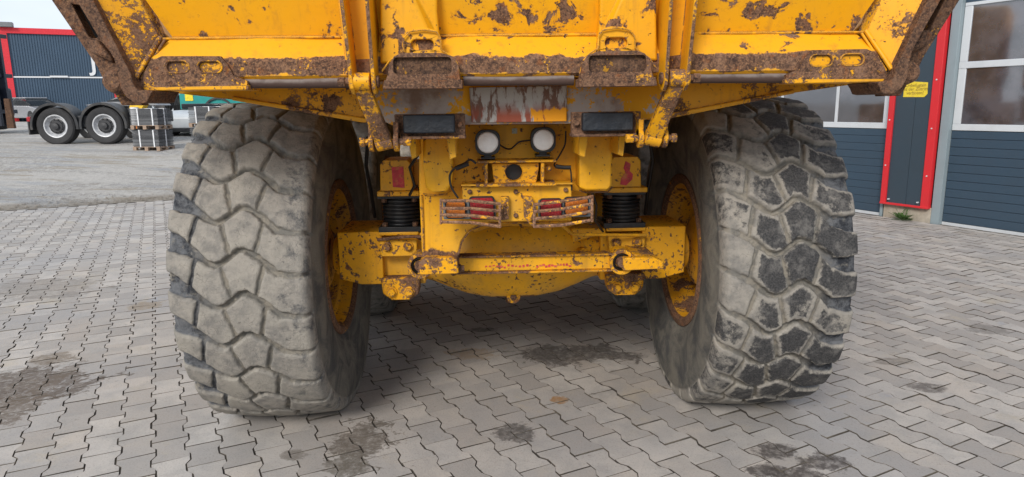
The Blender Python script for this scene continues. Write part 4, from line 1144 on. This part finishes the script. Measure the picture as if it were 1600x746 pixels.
# helper: a frame facing the camera at a pixel and depth, local x right, y away, z up
def frame_at(px_, py_, z, turn=0):
    p = atd(px_, py_, z); return Matrix.Translation(p) @ Matrix.Rotation(math.atan2(CR.y, CR.x)+turn, 4, 'Z'), p
def tfm(mb, M): mb.v = [tuple(M @ Vector(v)) for v in mb.v]; return mb
def loft(mb, secs, smooth=True, mi=0):
    """secs: list of rings (same count)"""
    n = len(secs[0]); vs = [p for s_ in secs for p in s_]; fs = []
    for i in range(len(secs)-1):
        for k in range(n): k2 = (k+1) % n; fs.append((i*n+k, i*n+k2, (i+1)*n+k2, (i+1)*n+k))
    mb.add(vs, fs, smooth, mi); mb.add(secs[0], [tuple(range(n))], mi=mi); mb.add(secs[-1], [tuple(range(n))], mi=mi); return mb
# parked car
M, p = frame_at(56, 190, 42, math.radians(150))
CARP = simple('grey_car_paint', (.34, .35, .37), .25, .4, var=.1); CG = simple('car_glass', (.02, .024, .028), .12, spec=.4)
CA = thing('parked_car', p, 'silver grey hatchback parked in front of the blue building', 'car')
def ring(x, w, z0, z1, n=3, taper=.0):
    return [(x, -w, z0), (x, -w*1.0, (z0+z1)*.55), (x, -w*(1-taper), z1), (x, w*(1-taper), z1), (x, w, (z0+z1)*.55), (x, w, z0)]
q = MB(); loft(q, [ring(-2.1, .70, .35, .62), ring(-2.0, .84, .25, .78), ring(-1.2, .88, .22, .92), ring(.0, .89, .22, .95), ring(1.3, .88, .22, .97), ring(2.0, .84, .28, .9), ring(2.1, .75, .35, .7)])
tfm(q, M).build('body', CARP, CA, bevel=.04, seg=3)
q = MB(); loft(q, [ring(-1.25, .76, .90, .93), ring(-.45, .74, .90, 1.36, taper=.2), ring(.6, .74, .90, 1.44, taper=.2), ring(1.4, .72, .90, 1.36, taper=.2), ring(1.95, .70, .88, .95)])
tfm(q, M).build('cabin_glass', CG, CA, bevel=.02)
q = MB(); q.prism([(-.45, -.62, 1.365), (1.35, -.62, 1.38), (1.35, .62, 1.38), (-.45, .62, 1.365)], (0, 0, .08)); tfm(q, M).build('roof', CARP, CA, bevel=.03, seg=3)
for sx in (-1.3, 1.3):
    for sy in (-.78, .78):
        q = MB(); q.lathe([(-.10, .001), (-.11, .2), (-.11, .30), (-.08, .33), (.08, .33), (.11, .3), (.11, .2), (.10, .001)], (sx, sy, .33), 'Y', 28); tfm(q, M).build('wheel', TYRB, CA)
for sy in (-.62, .62):
    q = MB(); q.box((-2.1, sy-.17, .62), (-1.98, sy+.17, .76)); tfm(q, M).build('headlight', LENS, CA, bevel=.03)
# forklift at the left edge: mast, carriage plate, wheel and counterweight body
M, p = frame_at(14, 203, 21.5, 0)
FK = thing('forklift', p, 'dark forklift with tall mast cut off by the left edge of the photo', 'forklift')
FKM = simple('forklift_black', (.02, .026, .045), .5, var=.4, scale=5)
q = MB()
for y_ in (-.4, .0): q.box((-.35, y_-.05, .12), (.14, y_+.05, 2.9))
for z_ in (.5, 1.6, 2.8): q.box((-.02, -.4, z_), (.08, .4, z_+.12))
tfm(q, M).build('mast', FKM, FK, bevel=.01)
q = MB(); q.prism([(.28, -.45, .05), (.50, -.45, .05), (.46, -.45, .95), (.30, -.45, .95)], (0, .10, 0)); tfm(q, M).build('fork_carriage', rusty('fork_rust', .6, .9), FK, bevel=.01)
q = MB(); q.box((-2.6, -.55, .4), (-.1, .55, 1.3)); tfm(q, M).build('body', FKM, FK, bevel=.08, seg=3)
q = MB()
for x_ in (-2.3, -.45):
    for y_ in (-.5, .5): q.tube([(x_, y_, 1.2), (x_+.1, y_, 2.3)], .04, 8)
q.box((-2.3, -.55, 2.28), (-.3, .55, 2.34)); tfm(q, M).build('roll_cage', FKM, FK)
for x_, r in ((-.42, .36), (-2.1, .28)):
    for y_ in (-.58, .25):
        q = MB(); q.lathe([(-.12, .001), (-.12, r*.5), (-.14, r*.6), (-.14, r*.9), (-.1, r), (.1, r), (.14, r*.9), (.14, .001)], (x_, y_, r), 'Y', 28); tfm(q, M).build('wheel', simple('grey_tyre', (.07, .07, .075), .8), FK)
q = MB(); q.lathe([(-.08, .06), (-.08, .11), (.08, .11), (.08, .06), (-.08, .06)], (.07, -.5, 2.44), 'Y', 24); tfm(q, M).build('mast_roller', WHITEP, FK)

# blue warehouse
CORR = None
def corrugated():
    t = NT('blue_corrugated'); c = t.mix(t.step(t.noise(.4, 3), .4, .6, 0, .5), (.050, .085, .130), (.058, .098, .15)); return t.out(c, .5, 0, None, .4)
CORR = corrugated(); REDB = simple('red_edge', (.72, .03, .045), .5)
bl_ = atd(27, 165, 43); br__ = atd(181, 165, 45.5)
ux = br__-bl_; ux.z = 0; Lw = ux.length; ux.normalize(); uy = Vector((-ux.y, ux.x, 0)); gzb = .85
Mb = Matrix(((ux.x, uy.x, 0, bl_.x), (ux.y, uy.y, 0, bl_.y), (0, 0, 1, gzb), (0, 0, 0, 1)))
tl = atd(9, 47, 43.2); Hb = tl.z-gzb
WB = thing('warehouse', (bl_.x, bl_.y, gzb), 'blue corrugated warehouse with red edges and a white letter J', 'building')
q = MB(); n = int(Lw/.14); P = []
for i in range(n):
    x0 = .0+i*Lw/n; d = Lw/n; P += [(x0, 0), (x0+d*.55, 0), (x0+d*.62, .03), (x0+d*.93, .03)]
P += [(Lw, 0)]
for z0, z1 in ((0, Hb*.49), (Hb*.505, Hb-.3)):
    vs = [(x, y, z0) for x, y in P]+[(x, y, z1) for x, y in P]; k = len(P)
    q.add(vs, [(i, i+1, k+i+1, k+i) for i in range(k-1)])
q.box((0.02, .1, 0), (Lw-.02, 9, Hb-.35)); tfm(q, Mb).build('wall', CORR, WB)
q = MB(); q.box((-.45, -.08, 0), (-.0, .3, Hb)); tfm(q, Mb).build('trim', REDB, WB)
q = MB(); q.box((Lw, -.08, 0), (Lw+.4, .3, Hb)); tfm(q, Mb).build('trim', REDB, WB)
q = MB(); q.box((-.45, -.1, Hb-.32), (Lw+.4, 9.2, Hb+.02)); tfm(q, Mb).build('roof_edge', REDB, WB)
q = MB(); q.box((0, -.03, Hb*.485), (Lw, .02, Hb*.50)); q.box((Lw*.36, -.12, Hb*.49), (Lw*.54, -.03, Hb*.508)); tfm(q, Mb).build('rail', WHITEP, WB)
q = MB(); q.box((-.5, -.35, Hb+.02), (.4, .2, Hb+.32)); tfm(q, Mb).build('roof_lamp', simple('lamp_grey', (.2, .21, .22), .5), WB, bevel=.03)
cu = bpy.data.curves.new('letter', 'FONT'); cu.body = 'J'; cu.size = 1.45; cu.extrude = .02; cu.offset = .02; cu.materials.append(WHITEP)
tmpo = bpy.data.objects.new('tmp', cu); lme = bpy.data.meshes.new_from_object(tmpo); bpy.data.objects.remove(tmpo)
lo = bpy.data.objects.new('letter', lme); COL.objects.link(lo); lo.parent = WB
lp = Mb.inverted() @ atd(142, 110, 44.5); lo.matrix_local = Matrix(((ux.x, 0, -uy.x, 0), (ux.y, 0, -uy.y, 0), (0, 1, 0, 0), (0, 0, 0, 1)))
wp = Mb @ Vector((lp.x, -.06, lp.z)); lo.location = wp-Vector((bl_.x, bl_.y, gzb))
# glass front left of the warehouse
GF = thing('glass_annex', tuple(Mb @ Vector((-.5, .5, 0))), 'white framed glass annex left of the blue warehouse corner', 'building')
q = MB(); q.box((-9, .9, 0), (-.5, 9, Hb-.6)); tfm(q, Mb).build('wall', WHITEP, GF)
for i in range(5):
    for k_ in range(3):
        q = MB(); x0 = -1.9-i*1.5; z0 = .5+k_*1.9; q.box((x0, .85, z0), (x0+1.15, .92, z0+1.3)); tfm(q, Mb).build('window', GLASS, GF)
# light grey car body behind pallets
M, p = frame_at(297, 213, 20.5, math.radians(0))
WV = thing('white_van', p, 'light grey van front seen between the two pallet stacks', 'van')
q = MB(); loft(q, [[(x, y, z) for x, y, z in ((-1.1, y_, .22), (-1.1, y_, .75*h_), (-.9, y_, h_), (1.6, y_, h_), (1.9, y_, .75*h_), (1.9, y_, .22))] for y_, h_ in ((0, .55), (.12, .66), (.9, .76), (1.6, .78))])
tfm(q, M).build('body', GREYV, WV, bevel=.04, seg=3)
q = MB(); q.box((-1.0, -.03, .12), (1.8, .3, .25)); tfm(q, M).build('bumper', DARKM, WV, bevel=.02)
q = MB(); q.prism([(-.9, .9, .92), (1.7, .9, .92), (1.5, 1.4, 1.35), (-.7, 1.4, 1.35)], (0, .05, 0)) if False else q.box((-.8, 1.3, .80), (1.6, 1.5, .97)); tfm(q, M).build('windscreen', CG, WV, bevel=.03)
for x_ in (-.8, 1.5):
    q = MB(); q.lathe([(-.1, .001), (-.1, .26), (.1, .26), (.1, .001)], (x_, .6, .27), 'Y', 20); tfm(q, M).build('wheel', TYRB, WV)
# teal truck with crane machinery further back
M, p = frame_at(325, 196, 23.5, math.radians(4))
TT = thing('teal_truck', p, 'teal truck body with small yellow sticker showing above the pallets', 'truck')
TEAL = simple('teal_paint', (.01, .27, .25), .35, var=.15, scale=4)
q = MB(); q.prism([(x, -.1, z) for x, z in ((-.82, .55), (-.82, 1.14), (-.6, 1.13), (.5, 1.02), (1.6, .92), (3.2, .88), (3.2, .5))], (0, 2.2, 0)); tfm(q, M).build('body', TEAL, TT, bevel=.03, seg=3)
q = MB(); q.box((-.63, -.118, .83), (-.37, -.102, 1.07)); tfm(q, M).build('sticker', simple('yellow_sticker', (.85, .68, .02), .5, var=.3, scale=25), TT)
q = MB(); P = [(.45+.52*math.cos(math.radians(a_)), .42+.52*math.sin(math.radians(a_))) for a_ in range(0, 181, 12)]+[(.45+.46*math.cos(math.radians(a_)), .42+.46*math.sin(math.radians(a_))) for a_ in range(180, -1, -12)]
q.prism([(x, -.16, z) for x, z in P], (0, .3, 0)); tfm(q, M).build('mudguard', DARKM, TT)
for x_ in (.45, 2.4):
    q = MB(); q.lathe([(-.14, .001), (-.14, .42), (.14, .42), (.14, .001)], (x_, .15, .42), 'Y', 28); tfm(q, M).build('wheel', TYRB, TT)
# dark machinery with grey arm between
M, p = frame_at(268, 200, 24.5, 0)
CN = thing('crane_unit', p, 'black hydraulic machinery with grey slanted arm behind the mat stacks', 'crane')
q = MB(); q.prism([(x, 0, z) for x, z in ((-.75, .55), (-.2, 1.28), (.12, 1.28), (.1, 1.0), (-.35, .45))], (0, .6, 0)); q.box((.1, .1, .2), (.5, .8, 1.15)); q.box((-1.1, .1, .2), (.6, .8, .6)); tfm(q, M).build('housing', DARKM, CN, bevel=.02)
q = MB(); q.prism([(x, -.12, z) for x, z in ((-1.2, .72), (-.95, .72), (.1, 1.38), (0, 1.45))], (0, .1, 0)); q.box((-1.25, -.1, .55), (-.5, .3, .75)); tfm(q, M).build('arm', GREYV, CN, bevel=.01)
q = MB()
for i in range(14):
    x_ = random.uniform(-.1, .55); q.tube([(x_, -.05, .5), (x_+random.uniform(-.1, .1), -.15, .8), (x_+random.uniform(-.1, .1), -.05, random.uniform(1.05, 1.3))], .02, 6)
tfm(q, M).build('hoses', BLACK, CN)
# pale wheel-like bits and van row behind the first truck
M, p = frame_at(228, 195, 30, 0)
SV = thing('silver_car', p, 'silver car roof and bonnet visible above the black truck chassis', 'car')
q = MB(); loft(q, [ring(-2.1, .75, .3, .6), ring(-1.9, .86, .2, .8), ring(0, .9, .2, .95), ring(1.8, .86, .2, .9), ring(2.0, .78, .3, .7)]); tfm(q, M).build('body', GREYV, SV, bevel=.04, seg=3)
q = MB(); loft(q, [ring(-1.1, .78, .9, .95), ring(-.4, .72, .9, 1.35, taper=.18), ring(.9, .72, .9, 1.38, taper=.18), ring(1.7, .75, .88, .95)]); tfm(q, M).build('cabin_glass', CG, SV, bevel=.02)
for sx in (-1.3, 1.3):
    for sy in (-.8, .8):
        q = MB(); q.lathe([(-.1, .001), (-.1, .3), (.1, .3), (.1, .001)], (sx, sy, .31), 'Y', 24); tfm(q, M).build('wheel', TYRB, SV)
# distant tree belt far behind so the horizon is not bare
def treemat():
    t = NT('far_leaves'); c = t.mix(t.step(t.noise(2.5, 5), .4, .6), (.03, .05, .02), (.08, .10, .04)); return t.out(c, .8)
TRM = treemat(); BARK = simple('bark', (.12, .09, .07), .9)
def tree(px_, z, hgt, lab):
    p = atd(px_, 170, z); p.z = .95
    tr = thing('tree', p, lab, 'tree', 'trees on the horizon')
    q = MB(); q.tube([p, p+Vector((.2, 0, hgt*.35)), p+Vector((0, .3, hgt*.8))], [.3, .2, .05], 8); tk = q.build('trunk', BARK, tr)
    q = MB()
    for i in range(2200):
        c_ = p+Vector((random.gauss(0, hgt*.20), random.gauss(0, hgt*.20), hgt*(.58+random.gauss(0, .16))))
        r = random.uniform(.12, .32); a_ = Vector((random.gauss(0, 1), random.gauss(0, 1), random.gauss(0, 1))).normalized(); b2 = a_.orthogonal().normalized()*r; a_ = a_*r
        q.add([c_-a_, c_-b2, c_+a_*.9, c_+b2], [(0, 1, 2, 3)])
    q.build('crown', TRM, tr)

# ------------------------------------------------------------------ WORLD & SUN
SUN_EL, SUN_AZ = math.radians(33), math.radians(204)   # azimuth of the sun measured from +Y clockwise
wd_ = bpy.data.worlds.new('World'); SC.world = wd_; wd_.use_nodes = True
nt = wd_.node_tree; bg = nt.nodes['Background']
sky = nt.nodes.new('ShaderNodeTexSky'); sky.sky_type = 'NISHITA'; sky.sun_disc = False; sky.sun_elevation = SUN_EL; sky.sun_rotation = SUN_AZ
sky.air_density = 1.0; sky.dust_density = 2.0; sky.ozone_density = 1.0
tc = nt.nodes.new('ShaderNodeTexCoord'); mp = nt.nodes.new('ShaderNodeMapping'); mp.inputs['Scale'].default_value = (1, 1, 2.6)
nz = nt.nodes.new('ShaderNodeTexNoise'); nz.inputs['Scale'].default_value = 3.2; nz.inputs['Detail'].default_value = 6
nt.links.new(tc.outputs['Generated'], mp.inputs[0]); nt.links.new(mp.outputs[0], nz.inputs['Vector'])
rmp = nt.nodes.new('ShaderNodeMapRange'); rmp.inputs['From Min'].default_value = .35; rmp.inputs['From Max'].default_value = .65; rmp.inputs['To Min'].default_value = .72; rmp.inputs['To Max'].default_value = .97
nt.links.new(nz.outputs['Fac'], rmp.inputs['Value'])
mx = nt.nodes.new('ShaderNodeMix'); mx.data_type = 'RGBA'; mx.inputs[7].default_value = (6.35, 7.0, 7.85, 1)
nt.links.new(rmp.outputs[0], mx.inputs[0]); nt.links.new(sky.outputs[0], mx.inputs[6]); nt.links.new(mx.outputs[2], bg.inputs['Color'])
bg.inputs['Strength'].default_value = .092
sl = bpy.data.lights.new('sun', 'SUN'); so = bpy.data.objects.new('sun', sl); COL.objects.link(so)
sl.energy = 1.9; sl.angle = math.radians(20); sl.color = (1, .945, .87)
dvec = Vector((math.sin(SUN_AZ)*math.cos(SUN_EL), math.cos(SUN_AZ)*math.cos(SUN_EL), math.sin(SUN_EL)))
so.rotation_euler = dvec.to_track_quat('Z', 'Y').to_euler()
SC.view_settings.view_transform = 'Standard'; SC.view_settings.look = 'None'; SC.view_settings.exposure = .62; SC.view_settings.gamma = 1
SC.cycles.use_denoising = True
SC.cycles.max_bounces = 6; SC.cycles.diffuse_bounces = 4; SC.cycles.glossy_bounces = 3
